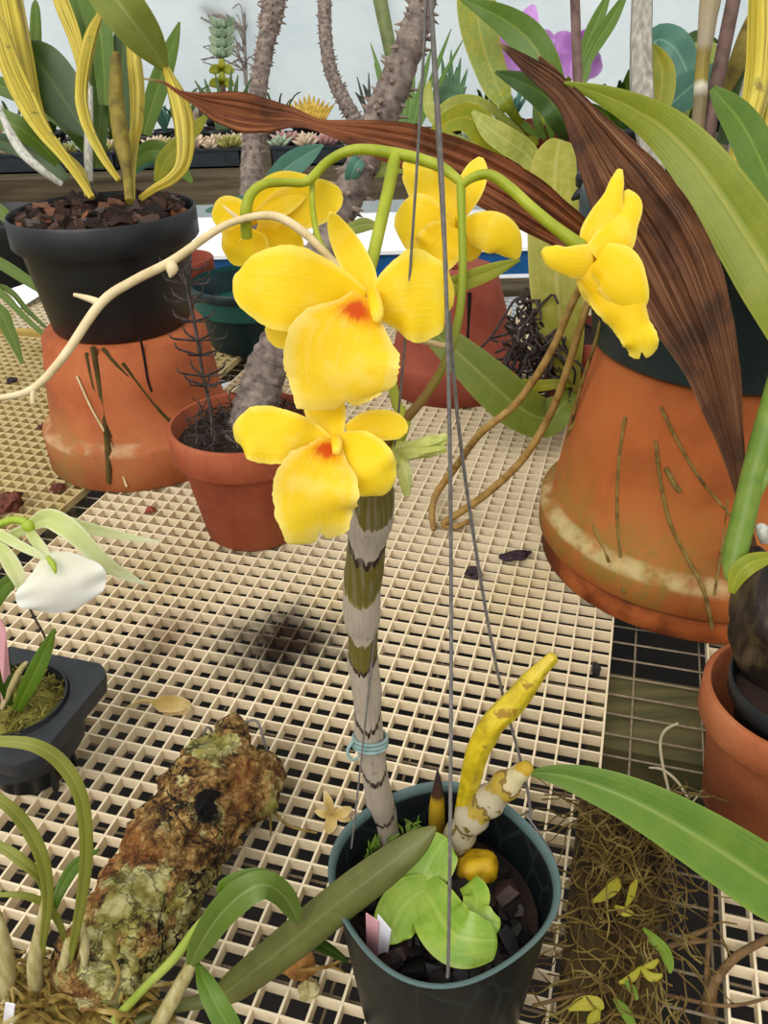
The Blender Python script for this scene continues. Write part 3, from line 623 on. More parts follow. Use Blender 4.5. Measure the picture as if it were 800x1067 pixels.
flower('flower', 'yellow flower at far left seen from behind', [
    ('petal', [(262, 226, d + .003, 22), (276, 212, d + .004, 38), (292, 202, d + .005, 42), (308, 194, d + .006, 32), (322, 186, d + .007, 8)], dict(cup=.2)),
    ('petal', [(268, 232, d + .004, 22), (290, 224, d + .007, 42), (315, 214, d + .008, 48), (338, 208, d + .008, 42), (352, 205, d + .007, 24), (357, 204, d + .007, 6)], dict(cup=.15, wave=.06)),
    ('sepal', [(262, 232, d, 26), (250, 230, d + .001, 44), (238, 230, d + .003, 48), (229, 232, d + .005, 30), (225, 234, d + .006, 8)], dict(cup=.15)),
    ('sepal', [(262, 238, d, 30), (258, 250, d + .002, 50), (252, 262, d + .004, 44), (248, 272, d + .007, 22), (247, 277, d + .008, 6)], dict(cup=.2)),
    ('lip', [(266, 240, d + .003, 26), (282, 248, d + .006, 42), (298, 254, d + .008, 40), (310, 258, d + .01, 24), (315, 260, d + .011, 6)], dict(mat=m_lip2, cup=.2, wave=.08)),
])
d = .278
flower('flower', 'yellow flower behind the hanging wires at the top', [
    ('sepal', [(472, 232, d + .001, 24), (462, 215, d + .001, 44), (450, 198, d + .002, 48), (437, 182, d + .004, 38), (427, 173, d + .006, 26), (420, 170, d + .007, 6)], dict(cup=.12)),
    ('petal', [(474, 236, d, 20), (456, 236, d - .002, 44), (438, 233, d - .003, 58), (422, 231, d - .001, 50), (411, 230, d + .002, 12)], dict(cup=-.12, wave=.05)),
    ('sepal', [(476, 226, d + .002, 16), (484, 208, d + .002, 26), (492, 190, d + .003, 28), (498, 174, d + .005, 20), (501, 164, d + .006, 5)], dict(cup=.1)),
    ('petal', [(478, 240, d, 18), (494, 239, d - .004, 34), (512, 242, d - .006, 42), (526, 250, d - .005, 38), (535, 262, d - .002, 22), (539, 270, d, 6)], dict(cup=-.25)),
    ('sepal', [(476, 240, d + .003, 24), (486, 250, d + .005, 40), (490, 262, d + .006, 34), (494, 271, d + .007, 8)], dict(cup=.1)),
    ('lip', [(472, 236, d - .002, 22), (464, 248, d - .005, 44), (456, 258, d - .005, 50), (448, 266, d - .003, 42), (442, 272, d, 14)], dict(mat=m_lip2, cup=.2, wave=.1)),
])
d = .262
flower('flower', 'yellow flower at right seen from the side', [
    ('sepal', [(612, 268, d + .001, 24), (624, 245, d - .001, 40), (633, 222, d - .002, 34), (639, 203, d - .002, 20), (643, 188, d - .001, 15), (646, 176, d + .001, 6)], dict(cup=-.3)),
    ('petal', [(620, 268, d - .003, 30), (640, 250, d - .004, 42), (650, 230, d - .003, 32), (656, 212, d - .001, 26), (652, 198, d, 6)], dict(cup=-.35)),
    ('sepal', [(618, 272, d - .002, 36), (602, 273, d - .004, 34), (586, 271, d - .005, 27), (573, 265, d - .005, 22), (565, 260, d - .003, 8)], dict(cup=-.35)),
    ('petal', [(622, 270, d - .005, 36), (640, 280, d - .008, 52), (652, 300, d - .008, 46), (660, 318, d - .006, 34), (664, 330, d - .004, 10)], dict(cup=-.3)),
    ('lip', [(614, 278, d - .002, 40), (632, 298, d - .004, 50), (648, 320, d - .005, 46), (660, 342, d - .005, 36), (668, 358, d - .004, 36), (671, 374, d - .001, 28)], dict(mat=m_lip2, cup=-.35, wave=.2, wf=2.6, rag=.08, m=10, rnd_=.3, notch=(.1, .7))),
    ('sepal', [(612, 276, d + .003, 30), (622, 296, d + .002, 38), (636, 312, d + .002, 30), (650, 324, d + .003, 8)], dict(cup=-.2)),
])
m_wilt = plain('wilted', ['a9b04c', 'c6cb72', 'dcdc9a'], 150, .6, .5, .001, .2)
wl = MB(); dw = .262
for pts in ([(415, 470, dw, 18), (430, 466, dw - .001, 15), (448, 462, dw - .002, 14), (466, 456, dw - .002, 9)], [(415, 474, dw, 16), (432, 472, dw - .002, 13), (450, 470, dw - .003, 10), (464, 468, dw - .003, 6)], [(418, 476, dw, 12), (421, 492, dw - .001, 13), (423, 506, dw - .001, 11), (424, 518, dw, 5)], [(420, 464, dw, 14), (412, 480, dw, 16), (404, 490, dw + .003, 10)]):
    wl.T(pts, seg=12, sub=5, disp=lambda p, tt, a, r: r * (.22 * math.cos(4 * a + tt * 6) + .18 * NZ.noise(V((tt * 9, a, 1)))))
wl.build('wilted_flower', m_wilt, orc, 'shrivelled pale green flower')

# ---- wire hanger hooked on the rim
m_hwire = plain('grey_wire', ['56524e', '78726c'], 400, .45, .1, spec=.5)
apx = D(446, -60, .20)
hg = thing('wire_hanger', 'thin grey three-wire hanger hooked to the rim of the front orchid pot', 'hanger', (ox, oy, .088))
def wire(pts, k=.00062):
    q = [D(*p) for p in pts]; MB().tube([(p.x, p.y, p.z, k) for p in q], seg=6, sub=4).build('wire', m_hwire, hg)
df = dep(G(467, 1012, .09)); dr = dep(G(553, 850, .088)); dl_ = dep(G(366, 880, .088))
fd = dep(apx)
wire([(466, 1018, df), (467, 1000, df - .003), (469, 860, df - .022), (470, 640, .27), (468, 430, .243), (461, 200, .222), (450, 20, .206), (446, -60, .20)])
wire([(553, 862, dr), (548, 815, dr - .006), (516, 690, .325), (482, 480, .28), (466, 300, .25), (452, 60, .212), (446, -60, .20)])
wire([(366, 884, dl_), (371, 840, dl_ - .008), (384, 720, .318), (401, 560, .286), (418, 400, .256), (430, 240, .233), (441, 60, .211), (446, -60, .20)], .0004)
wire([(546, 846, dr), (575, 890, dr - .01), (584, 930, dr - .014), (577, 960, dr - .014)], .0004)
# ---------------------------------------------------------------- spiny trunks
m_trunk = NT('spiny_trunk'); _o = m_trunk.obj(); _n = m_trunk.noise(_o, 130, 5); _v = m_trunk.sep(m_trunk.uvw())[1]
_c = m_trunk.ramp(_n, [(.3, '4a3f3c'), (.5, '75675f'), (.72, '988a7e')]); _rg = m_trunk.math('SINE', m_trunk.math('MULTIPLY', _v, 42 * 2 * PI)); _c = m_trunk.mix(m_trunk.math('MULTIPLY', m_trunk.step(_rg, .45, .95), .22), _c, 'a0968c'); m_trunk = m_trunk.out(_c, .85, _n, .6, .0015)
m_spine = plain('spines', ['6a5850', '9a8878'], 200, .7, .2)
def trunk(par, pts, rings, seed, spn=(0, 1), nsp=90, sl=1.0, label=None):
    R = random.Random(seed); mb = MB(); P = px(pts)
    mb.tube(P, seg=18, sub=16, disp=lambda p, tt, a, r: r * (.10 * abs(math.sin(tt * rings * PI)) + .10 * NZ.noise(V((a * 1.5, tt * 40, seed)))))
    mb.build('trunk', m_trunk, par, label)
    q = cr(P, 12); sp = MB(); n = len(q)
    for k in range(nsp):
        i = int((spn[0] + (spn[1] - spn[0]) * (k + R.random()) / nsp) * (n - 2)); c = V(q[i][:3]); T = (V(q[i + 1][:3]) - c).normalized(); r = q[i][3]
        for _ in range(2):
            a = R.uniform(0, 2 * PI); N = T.orthogonal().normalized(); dd = (N * math.cos(a) + T.cross(N) * math.sin(a)); b = c + dd * r * .95; L = r * R.uniform(.45, .85) * sl
            e_ = b + (dd + V((0, 0, R.uniform(-.5, .4)))).normalized() * L; w_ = r * .14
            sp.tube([(*b, w_ * 1.8), (*(b + (e_ - b) * .35), w_), (*e_, w_ * .15)], seg=5, sub=1)
    sp.build('spines', m_spine, par)
b0 = dep(V((sx, sy, .088))) + .004
trunk(spn, [(256, 462, b0, 44), (266, 425, b0 - .006, 43), (276, 390, b0 - .012, 41), (290, 360, b0 - .02, 38), (310, 322, b0 - .03, 34), (332, 272, b0 - .04, 32), (354, 222, b0 - .05, 32), (374, 180, b0 - .06, 32), (394, 128, b0 - .07, 33), (412, 86, b0 - .078, 31), (428, 42, b0 - .085, 29), (441, 0, b0 - .09, 25), (448, -35, b0 - .095, 16)], 42, 1, (.42, 1), 70, 1.0)
b1 = dep(V((ex, ey, .05)))
trunk(gpt, [(266, 318, b1, 26), (263, 240, b1, 24), (262, 180, b1, 22), (265, 130, b1, 19), (271, 80, b1 - .005, 17), (278, 40, b1 - .01, 17), (284, 12, b1 - .01, 22), (288, -25, b1 - .01, 24)], 30, 2, (.35, 1), 80, .8)
m_needle = plain('dark_needles', ['1d1614', '352a26', '4f443c'], 200, .6, .2)
# dark wiry litter and a leafless whorled twig in the small clay pot
mb = MB(); R = random.Random(21)
for k in range(230):
    a = R.uniform(0, 6.28); r = .052 * math.sqrt(R.random()); p = V((sx + r * math.cos(a), sy + r * math.sin(a), .090 + R.uniform(0, .012))); q = [(*p, .0007)]; dv = V((R.uniform(-1, 1), R.uniform(-1, 1), R.uniform(-.2, .7))).normalized()
    for s_ in range(3):
        p = p + dv * .007; dv = (dv + V((R.uniform(-.7, .7), R.uniform(-.7, .7), R.uniform(-.6, .4)))).normalized(); q.append((*p, .0006 - .00014 * s_))
    dd_ = max(math.hypot(x[0] - sx, x[1] - sy) for x in q)
    if dd_ < .054: mb.tube(q, seg=4, sub=2)
mb.build('dry_needles', m_needle, spn, kind='stuff')
mb = MB(); dq = .655
mb.T([(222, 482, dq, 4), (220, 430, dq - .004, 4), (212, 395, dq - .008, 4), (205, 350, dq - .012, 4), (198, 315, dq - .014, 4), (190, 280, dq - .018, 3)], seg=6)
for k, (x, y) in enumerate([(190, 283), (193, 296), (198, 315), (202, 335), (206, 355), (209, 370), (213, 392), (215, 402)]):
    for j in range(5):
        a = j * 2 * PI / 5 + k * .7; L = 27 + R.uniform(-5, 6); ex_ = math.cos(a) * L; dz = math.sin(a)
        mb.T([(x, y, dq - .012, 2.6), (x + ex_ * .5, y - 2 + 3 * dz, dq - .012 - .01 * dz, 2.6), (x + ex_ * .9, y - 5 + 6 * dz, dq - .012 - .017 * dz, 2.2), (x + ex_, y - 11 + 7 * dz, dq - .012 - .019 * dz, 1)], seg=4, sub=3)
mb.build('whorled_twig', m_needle, spn, 'thin dark twig with whorls of curled leaves')

# ---------------------------------------------------------------- leaves of the left black pot
m_canY = NT('ribbed_yellow'); _a = m_canY.uvw(); _o = m_canY.obj(); _s = m_canY.noise(m_canY.vm(_a, (5, .8, 1)), 1.6, 3); _n = m_canY.noise(_o, 70, 4)
_c = m_canY.ramp(_s, [(.35, '7a6a10'), (.48, 'b8a024'), (.62, 'd0bc48')]); _c = m_canY.mix(m_canY.math('MULTIPLY', m_canY.step(_n, .5, .7), .5), _c, 'a5a13a'); _c = m_canY.mix(m_canY.math('MULTIPLY', m_canY.step(_n, .64, .7), .7), _c, '6b5012')
m_canY = m_canY.out(_c, .45, _s, .5, .001, .05, .4)
m_brown = plain('brown_cane', ['5a4a16', '7a6a20', '8d7c30'], 90, .6, .4)
m_paper = plain('papery_sheath', ['8f8d82', 'b9b6aa', 'cfccc0'], 60, .75, .5, .001, stretch=(6, 6, 1))
m_lf_dark = leafmat('leaf_dark', '34541a', '55742a', '44631f', .38, .10)
m_lf_mid = leafmat('leaf_mid', '587e22', '80a03c', '6a8c2e', .4, .18)
m_lf_pale = leafmat('leaf_pale', '90a458', 'b0bc7c', 'a0b06a', .45, .15)
m_lf_yel = leafmat('leaf_yellowing', '8fa52a', 'b4b93a', 'c2b62c', .42, .25)
m_lf_teal = leafmat('leaf_teal', '4a7a66', '7aa08c', '5d8c76', .4, .12)
def ribs(k=.10, f=6): return lambda p, tt, a, r: r * (k * math.cos(f * a) + .05 * NZ.noise(V((tt * 12, a, 4))))
dp0 = .705
def canes(par, lst, m, lab=None, nm='cane'):
    for pts in lst: MB().T(pts, seg=24, sub=5, disp=ribs()).build(nm, m, par, lab)
canes(bp, [[(92, 204, dp0 - .02, 7), (84, 178, dp0 - .01, 8), (62, 158, dp0, 11), (44, 134, dp0, 16), (32, 105, dp0, 20), (22, 66, dp0, 26), (14, 30, dp0, 28), (8, 0, dp0, 28), (4, -30, dp0, 26)],
           [(96, 206, dp0 - .03, 7), (70, 168, dp0 - .03, 10), (46, 138, dp0 - .03, 16), (30, 110, dp0 - .03, 22), (14, 76, dp0 - .03, 22), (2, 40, dp0 - .03, 18), (-10, 10, dp0 - .03, 12)],
           [(124, 188, dp0 - .035, 6), (108, 165, dp0 - .035, 9), (93, 136, dp0 - .035, 11), (86, 112, dp0 - .035, 12), (85, 92, dp0 - .035, 12), (89, 62, dp0 - .035, 13), (96, 34, dp0 - .035, 11), (105, 14, dp0 - .035, 5)],
           [(137, 208, dp0 - .06, 7), (136, 185, dp0 - .055, 9), (138, 155, dp0 - .045, 10), (142, 130, dp0 - .04, 12), (143, 100, dp0 - .04, 14), (141, 72, dp0 - .04, 14), (138, 48, dp0 - .04, 12)],
           [(146, 207, dp0 - .05, 6), (160, 197, dp0 - .05, 8), (178, 187, dp0 - .05, 11), (190, 172, dp0 - .05, 15), (193, 150, dp0 - .05, 19), (191, 125, dp0 - .05, 21), (185, 102, dp0 - .05, 18), (177, 82, dp0 - .05, 11), (172, 70, dp0 - .05, 8)]], m_canY, 'ribbed yellow cane')
MB().T([(135, 210, dp0 - .07, 9), (132, 180, dp0 - .062, 10), (128, 155, dp0 - .06, 16), (124, 130, dp0 - .06, 17), (121, 100, dp0 - .06, 15), (121, 75, dp0 - .06, 12), (121, 59, dp0 - .06, 10), (121, 55, dp0 - .06, 6)], seg=18, sub=5, disp=ribs(.06, 4)).build('cane', m_brown, bp, 'short brown cane with a broken tip')
MB().T([(64, 192, dp0 - .04, 6), (44, 178, dp0 - .05, 8), (24, 160, dp0 - .05, 10), (10, 138, dp0 - .05, 9), (-2, 110, dp0 - .05, 4)], seg=14, sub=5, disp=ribs(.08, 3)).build('dry_cane', m_paper, bp, 'pale grey dead cane')
MB().T([(93, 190, dp0, 8), (92, 160, dp0, 9), (93, 120, dp0, 8), (94, 90, dp0, 5)], seg=12, sub=4).build('dry_cane', m_paper, bp, 'pale grey dead cane')
def lv(par, mt, pts, lab=None, nm='leaf', **k):
    k.setdefault('thick', .0012); mb = MB(); mb.leaf(pts, **k); return mb.build(nm, mt, par, lab)
lv(bp, m_lf_dark, [(92, 142, dp0 + .02, 8), (82, 128, dp0 + .02, 30), (68, 106, dp0 + .02, 48), (52, 82, dp0 + .02, 52), (38, 62, dp0 + .02, 44), (30, 49, dp0 + .02, 26), (27, 43, dp0 + .02, 8)], 'broad dark green leaf', thick=.002)
lv(bp, m_lf_pale, [(172, 72, dp0 - .05, 7), (164, 58, dp0 - .06, 22), (150, 38, dp0 - .075, 38), (132, 14, dp0 - .09, 46), (112, -14, dp0 - .1, 48), (98, -34, dp0 - .11, 40)], 'thick pale folded leaf from above', fold=.35, thick=.003)
lv(bp, m_lf_mid, [(150, 140, dp0 + .03, 14), (160, 105, dp0 + .03, 20), (170, 75, dp0 + .03, 20), (180, 45, dp0 + .03, 13), (187, 23, dp0 + .03, 2)])
lv(bp, m_lf_mid, [(36, 80, dp0 + .06, 12), (37, 40, dp0 + .06, 12), (37, 10, dp0 + .06, 9), (37, 0, dp0 + .06, 2)])
lv(bp, m_lf_mid, [(100, 175, dp0 + .05, 14), (104, 130, dp0 + .05, 17), (102, 90, dp0 + .05, 16), (96, 50, dp0 + .05, 18), (84, 10, dp0 + .05, 20), (76, -20, dp0 + .05, 16)])
lv(bp, m_lf_mid, [(110, 110, dp0 + .04, 14), (108, 70, dp0 + .04, 20), (104, 30, dp0 + .04, 26), (96, -5, dp0 + .04, 30), (90, -30, dp0 + .04, 24)])
lv(bp, m_lf_dark, [(128, 150, dp0 + .05, 14), (126, 105, dp0 + .05, 20), (128, 60, dp0 + .05, 22), (130, 20, dp0 + .05, 18), (128, -15, dp0 + .05, 8)])
lv(bp, m_canY, [(84, 70, dp0 + .02, 8), (78, 40, dp0 + .02, 14), (66, 8, dp0 + .02, 16), (58, -14, dp0 + .02, 14)], 'olive sheath', thick=.003)
lv(bp, m_lf_mid, [(62, 172, dp0 + .02, 8), (42, 150, dp0 + .01, 18), (18, 132, dp0, 22), (-10, 118, dp0, 18)])
lv(bp, m_lf_dark, [(70, 186, dp0 + .02, 8), (44, 166, dp0 + .02, 18), (18, 152, dp0 + .02, 20), (-10, 146, dp0 + .02, 14)])
lv(bp, m_lf_mid, [(96, 165, dp0 + .04, 8), (70, 130, dp0 + .04, 16), (36, 104, dp0 + .05, 20), (-4, 88, dp0 + .05, 18)])
lv(bp, m_lf_mid, [(130, 180, dp0 + .04, 10), (150, 160, dp0 + .04, 18), (166, 158, dp0 + .04, 22), (184, 172, dp0 + .04, 18), (200, 190, dp0 + .03, 4)])
lv(bp, m_lf_yel, [(164, 190, dp0 + .03, 8), (172, 168, dp0 + .03, 18), (188, 150, dp0 + .04, 16), (205, 132, dp0 + .05, 12), (216, 120, dp0 + .06, 3)])
lv(bp, m_lf_teal, [(140, 178, dp0 + .06, 8), (152, 165, dp0 + .06, 16), (172, 160, dp0 + .06, 16), (190, 168, dp0 + .06, 4)])
# grassy leaves at the far left edge
m_grass = leafmat('grass_blade', '5d7a34', '7d9650', '6d8a40', .5, .2)
qg = YP(-40, 300, .92)
gr = thing('grassy_plant', 'tuft of thin grassy leaves reaching in at the left edge beside the white card', 'plant', (qg.x, .92, 0))
for pts in ([(-40, 262, 1.0, 10), (-5, 272, .95, 12), (25, 290, .92, 11), (48, 306, .9, 7), (66, 320, .89, 2)], [(-40, 280, 1.0, 8), (0, 305, .93, 8), (25, 330, .9, 6), (45, 348, .89, 5), (62, 362, .88, 2)], [(-40, 295, 1.0, 6), (5, 300, .95, 6), (30, 325, .92, 5), (60, 352, .9, 2)],
            [(-30, 315, .98, 14), (-2, 325, .94, 17), (8, 342, .92, 14), (16, 360, .91, 10), (23, 379, .9, 3)], [(-30, 210, 1.0, 14), (0, 220, .96, 14), (20, 248, .93, 8), (38, 290, .9, 5)]):
    lv(gr, m_grass, pts, nm='blade')
pot_root([(80, 392), (95, 425), (114, 460), (132, 507)], .0010, lp, lx, ly, lambda z: Rl(z) + .001, m_dry)
m_root_ = plain('root', ['6a5230', '8a6f42'], 120, .8, .3)
MB().tube([(-.62, .93, .0, .035), (-.62, .93, .04, .025), (-.62, .93, .10, .012)], seg=14).build('base', m_soil, gr)
q4 = [G(8, 302, .016), G(40, 291, .024), G(49, 303, .012), G(20, 321, .004)]
slab_tag('paper_card', q4, .001, m_white, None, 'blank white card lying tilted on the far left grating'); bpy.data.objects['paper_card']['category'] = 'card'

# ---------------------------------------------------------------- right plants: leaves of the dark green pot
d = .535; b = .60
m_greycane = plain('grey_cane', ['7c776c', '9a958a', 'b4afa2'], 26, .75, .5, .001, stretch=(12, 12, 1))
MB().T([(690, 215, b - .03, 20), (678, 160, b - .02, 22), (670, 110, b - .02, 24), (668, 70, b - .02, 23), (668, 30, b - .02, 22), (670, -30, b - .02, 20)], seg=20, sub=5, disp=ribs(.08, 7)).build('cane', m_greycane, gp, 'dry grey cane')
m_node = NT('node_cane'); _v = m_node.sep(m_node.uvw())[1]; _n = m_node.noise(m_node.vm(m_node.obj(), (6, 6, 1)), 40, 4); m_node = m_node.out(m_node.mix(m_node.math('MULTIPLY', _n, .5), m_node.ramp(_v, [(0, '8a7a5c'), (.42, '6e6044'), (.47, 'd8d4c0'), (.5, '8a7a1e'), (.62, '7a6a1e'), (.66, '9a8d78'), (1, '9a8c60')]), '7d6c52'), .6, _n, .5, .001)
MB().T([(722, 200, b - .02, 16), (726, 140, b - .02, 14), (729, 105, b - .02, 14), (730, 84, b - .02, 14), (732, 62, b - .02, 14), (736, 28, b - .02, 18), (740, -5, b - .02, 22), (742, -30, b - .02, 20)], seg=18, sub=5, disp=ribs(.07, 5)).build('cane', m_node, gp, 'brown jointed cane')
canes(gp, [[(756, 210, b - .04, 14), (764, 175, b - .04, 16), (776, 140, b - .04, 20), (787, 100, b - .04, 24), (792, 50, b - .04, 25), (793, 0, b - .04, 24), (793, -30, b - .04, 22)], [(776, 205, b - .02, 12), (790, 165, b - .02, 18), (802, 120, b - .02, 22), (806, 60, b - .02, 22)]], m_canY, 'ribbed yellow cane')
MB().T([(764, 190, b, 16), (772, 130, b, 18), (784, 80, b, 16), (790, 40, b, 10)], seg=14, sub=5, disp=ribs(.1, 4)).build('dry_cane', m_paper, gp, 'pale papery dead cane')
m_stake = plain('stake', ['4d3a34', '6a524a', '7a625a'], 80, .7, .3)
lv(gp, m_lf_yel, [(672, 150, b, 12), (680, 122, b, 24), (688, 98, b, 28), (690, 74, b, 24), (684, 56, b, 14), (679, 46, b, 3)], fold=.3)
lv(gp, m_lf_teal, [(674, 66, b + .06, 12), (684, 42, b + .06, 26), (700, 48, b + .05, 36), (712, 66, b + .05, 30), (721, 92, b + .05, 8)], 'blue green leaf')
lv(gp, m_lf_teal, [(686, 128, b + .04, 14), (700, 108, b + .03, 30), (718, 92, b + .03, 34), (736, 76, b + .03, 16), (744, 66, b + .03, 3)], 'blue green leaf')
lv(gp, m_lf_pale, [(700, 150, b + .08, 14), (716, 80, b + .08, 30), (732, 56, b + .08, 28), (744, 44, b + .08, 10)])
lv(gp, m_lf_dark, [(704, 70, b + .1, 10), (716, 46, b + .1, 14), (730, 38, b + .1, 12), (748, 44, b + .1, 3)])
lv(gp, m_lf_dark, [(752, 150, b + .02, 12), (764, 120, b + .02, 22), (776, 80, b + .02, 22), (784, 50, b + .02, 6)])
lv(gp, m_brown, [(756, 96, b + .02, 10), (768, 66, b + .02, 18), (779, 36, b + .02, 18), (790, 4, b + .02, 10)], 'dry olive leaf', nm='dry_leaf', pleat=.06)
lv(gp, m_lf_mid, [(742, 92, .53, 8), (756, 108, .525, 24), (772, 128, .51, 34), (790, 162, .50, 40), (808, 205, .485, 40), (826, 256, .47, 30)])
lv(gp, m_lf_teal, [(762, 150, b, 14), (784, 128, b, 22), (812, 118, b, 18)])
# the long arching leaf at right
lv(gp, leafmat('leaf_long', '8fa630', 'b8c456', 'aab644', .4, .25, 14), [(588, 86, .44, 3), (608, 92, .442, 11), (630, 100, .444, 20), (658, 113, .445, 30), (690, 133, .445, 42), (722, 165, .443, 52), (752, 206, .44, 60), (782, 252, .437, 66), (815, 305, .434, 70), (860, 372, .44, 66), (900, 400, .46, 44), (930, 360, .50, 30)], 'long arching light green leaf', fold=.16, thick=.0016, wave=.05)
# stake and black clip
stk = thing('plant_stake', 'upright purplish brown stake standing behind the dead leaves at right', 'stake', YP(607, 250, .82) * 1); zb = stk.location
q = [D(598, -30, .80), D(601, 60, .80), D(605, 160, .80), D(609, 250, .80)]
stk.location = q[-1]
MB().tube([(*p, .0046) for p in q] + [(q[-1].x, q[-1].y, .085, .0046)], seg=12, sub=3).build('pole', m_stake, stk)
MB().T([(607, 196, .79, 16), (611, 186, .785, 24), (613, 178, .785, 16)], seg=8).build('clip', m_black, stk, 'black plastic clip')
mb = MB(); mb.T([(596, 208, .787, 4), (604, 202, .785, 12), (612, 200, .785, 14), (618, 206, .785, 6)], seg=8); mb.build('clip_tail', m_black, stk)

sk = thing('plant_stake', 'slanted purplish brown stake between the canes of the dark green pot', 'stake', V((D(735, 200, .585).x, D(735, 200, .585).y, gz + .092)))
MB().T([(733, 212, .585, 12), (737, 150, .585, 14), (744, 100, .585, 15), (753, 55, .585, 15), (764, 0, .585, 15), (770, -30, .585, 15)], seg=14, sub=3).build('pole', m_stake, sk)
# ---------------------------------------------------------------- dead leaves
def deadmat(name, stops):
    t = NT(name); a = t.uvw(); s_ = t.sep(a); st = t.noise(t.vm(a, (12, .9, 1)), 1.8, 7, .75); n = t.noise(t.obj(), 45, 5)
    c = t.ramp(st, [(.26, stops[0]), (.44, stops[1]), (.58, stops[2]), (.74, stops[3])]); c = t.mix(t.math('MULTIPLY', t.step(n, .45, .68), .6), c, stops[0]); c = t.mix(t.step(s_[1], .07, .0), c, 'b09a60')
    return t.out(c, .55, t.math('ADD', t.math('MULTIPLY', st, 1.4), n), .6, .0012, .08, .35)
m_dead1 = deadmat('dead_leaf_red', ['2c1207', '642f14', '98582a', 'd8b078'])
m_dead2 = deadmat('dead_leaf_brown', ['1a0d06', '4c2a15', '80502c', 'd0aa78'])
lv(gp, m_dead1, [(150, 82, .50, 2), (170, 86, .50, 3), (186, 96, .50, 5), (205, 104, .50, 14), (228, 112, .50, 30), (252, 117, .495, 38), (278, 122, .492, 34, 20), (304, 124, .49, 27, 45), (330, 131, .49, 22, 60), (358, 137, .488, 26, 40), (392, 145, .486, 36, 15), (430, 155, .485, 46), (470, 171, .485, 52), (510, 189, .487, 54), (550, 212, .49, 54, -10), (585, 235, .495, 46, -20), (615, 255, .50, 30), (650, 268, .51, 16), (690, 262, .52, 10)], 'long dead brown leaf twisting across the middle', nm='dead_leaf', fold=.12, pleat=.07, m=10, rag=.06, thick=.0009)

# right-hand foreground plant in the clay pot
rp_ = G(834, 722, .085); rx, ry = rp_.x, rp_.y
rpl = thing('potted_orchid', 'orchid bulb in a black pot set inside the terracotta pot at lower right edge', 'plant', (rx, ry, 0))
MB().lathe(pot_profile(.0455, .033, .085, .02, .003, .0045), (rx, ry, 0), 80).build('outer_pot', m_tc3, rpl, 'terracotta outer pot')
tilt = Matrix.Rotation(math.radians(-6), 3, 'Y') @ Matrix.Rotation(math.radians(4), 3, 'X')
MB().lathe(pot_profile(.034, .022, .092, .012, .002, .0018), (rx + .006, ry + .001, .0085), 64, tilt).build('inner_pot', m_black, rpl, 'black inner pot')
mb = MB(); soil_disc(mb, (rx - .001, ry, .084), .029); mb.build('soil', m_soil, rpl)
d = dep(V((rx - .012, ry + .012, .10)))
m_husk = plain('dark_husk', ['100c09', '2a2017', '57462c'], 26, .6, .8, .003, stretch=(5, 5, 1))
MB().T([(822, 712, d + .004, 54), (812, 690, d, 66), (802, 662, d - .006, 74), (794, 634, d - .012, 66), (787, 608, d - .017, 50), (786, 588, d - .02, 34), (790, 572, d - .022, 14)], seg=28, sub=5, disp=lambda p, tt, a, r: r * (.12 * math.cos(5 * a) + .22 * NZ.noise(V((tt * 6, a * 1.2, 7))))).build('bulb', m_husk, rpl, 'dark husk covered bulb')
m_gst = plain('green_shoot', ['506a1e', '647c28', '788c38'], 60, .4, .1)
MB().T([(762, 604, d - .028, 14), (764, 584, d - .027, 24), (770, 558, d - .026, 26), (777, 528, d - .026, 25), (785, 494, d - .026, 25), (795, 458, d - .026, 26), (806, 420, d - .026, 26), (818, 370, d - .026, 22)], seg=16, sub=4).build('shoot', m_gst, rpl, 'upright green shoot')
lv(rpl, m_lf_yel, [(762, 618, d - .03, 6), (768, 600, d - .032, 18), (780, 588, d - .034, 20), (796, 582, d - .032, 14), (806, 580, d - .03, 4)], 'short yellowing sheath leaf', nm='sheath', fold=.3)
lv(rpl, m_gst, [(788, 520, d - .028, 6), (795, 500, d - .03, 12), (804, 488, d - .03, 8), (812, 484, d - .03, 2)], nm='sheath')
MB().T([(800, 562, d - .026, 16), (794, 552, d - .028, 14), (788, 548, d - .028, 5)], seg=10, disp=ribs(.15, 3)).build('dry_sheath', m_paper, rpl)
lv(rpl, m_dead2, [(518, 44, .455, 2), (532, 54, .453, 8), (550, 68, .45, 16), (572, 84, .446, 22), (592, 104, .442, 26, 10), (612, 134, .438, 40), (634, 170, .434, 62), (660, 212, .43, 84), (690, 262, .427, 92), (716, 318, .425, 82), (738, 372, .424, 58), (752, 422, .424, 40), (763, 468, .425, 24), (771, 510, .425, 13), (778, 545, .426, 9), (790, 590, d - .018, 8)], 'wide dead brown leaf hanging at right', nm='dead_leaf', fold=.10, pleat=.10, m=12, rag=.05, thick=.0009)
lv(rpl, m_dead2, [(560, 58, .452, 3), (578, 78, .45, 10), (594, 100, .446, 10), (606, 122, .444, 4)], nm='dead_leaf', fold=.2, pleat=.1)
# broad green leaf sweeping in from the right, low in the foreground
lv(rpl, leafmat('leaf_front', '5f8a2c', '8aa84c', '7c9e3c', .42, .2, 10), [(549, 806, .395, 3), (570, 806, .394, 16), (600, 812, .392, 30), (640, 826, .388, 42), (680, 845, .384, 52), (720, 868, .38, 60), (760, 893, .376, 66), (805, 922, .372, 70), (850, 940, .372, 66), (890, 920, .38, 46), (900, 850, .40, 28), (868, 770, d - .01, 16), (832, 704, d - .004, 10)], 'broad green leaf pointing left over the wire strip', fold=.42, thick=.0018)
def ginv(p):
    X, Y = p.x - U0, p.y - V0; return ((X * math.cos(YAW) + Y * math.sin(YAW)) / S, (X * math.sin(YAW) - Y * math.cos(YAW)) / S)
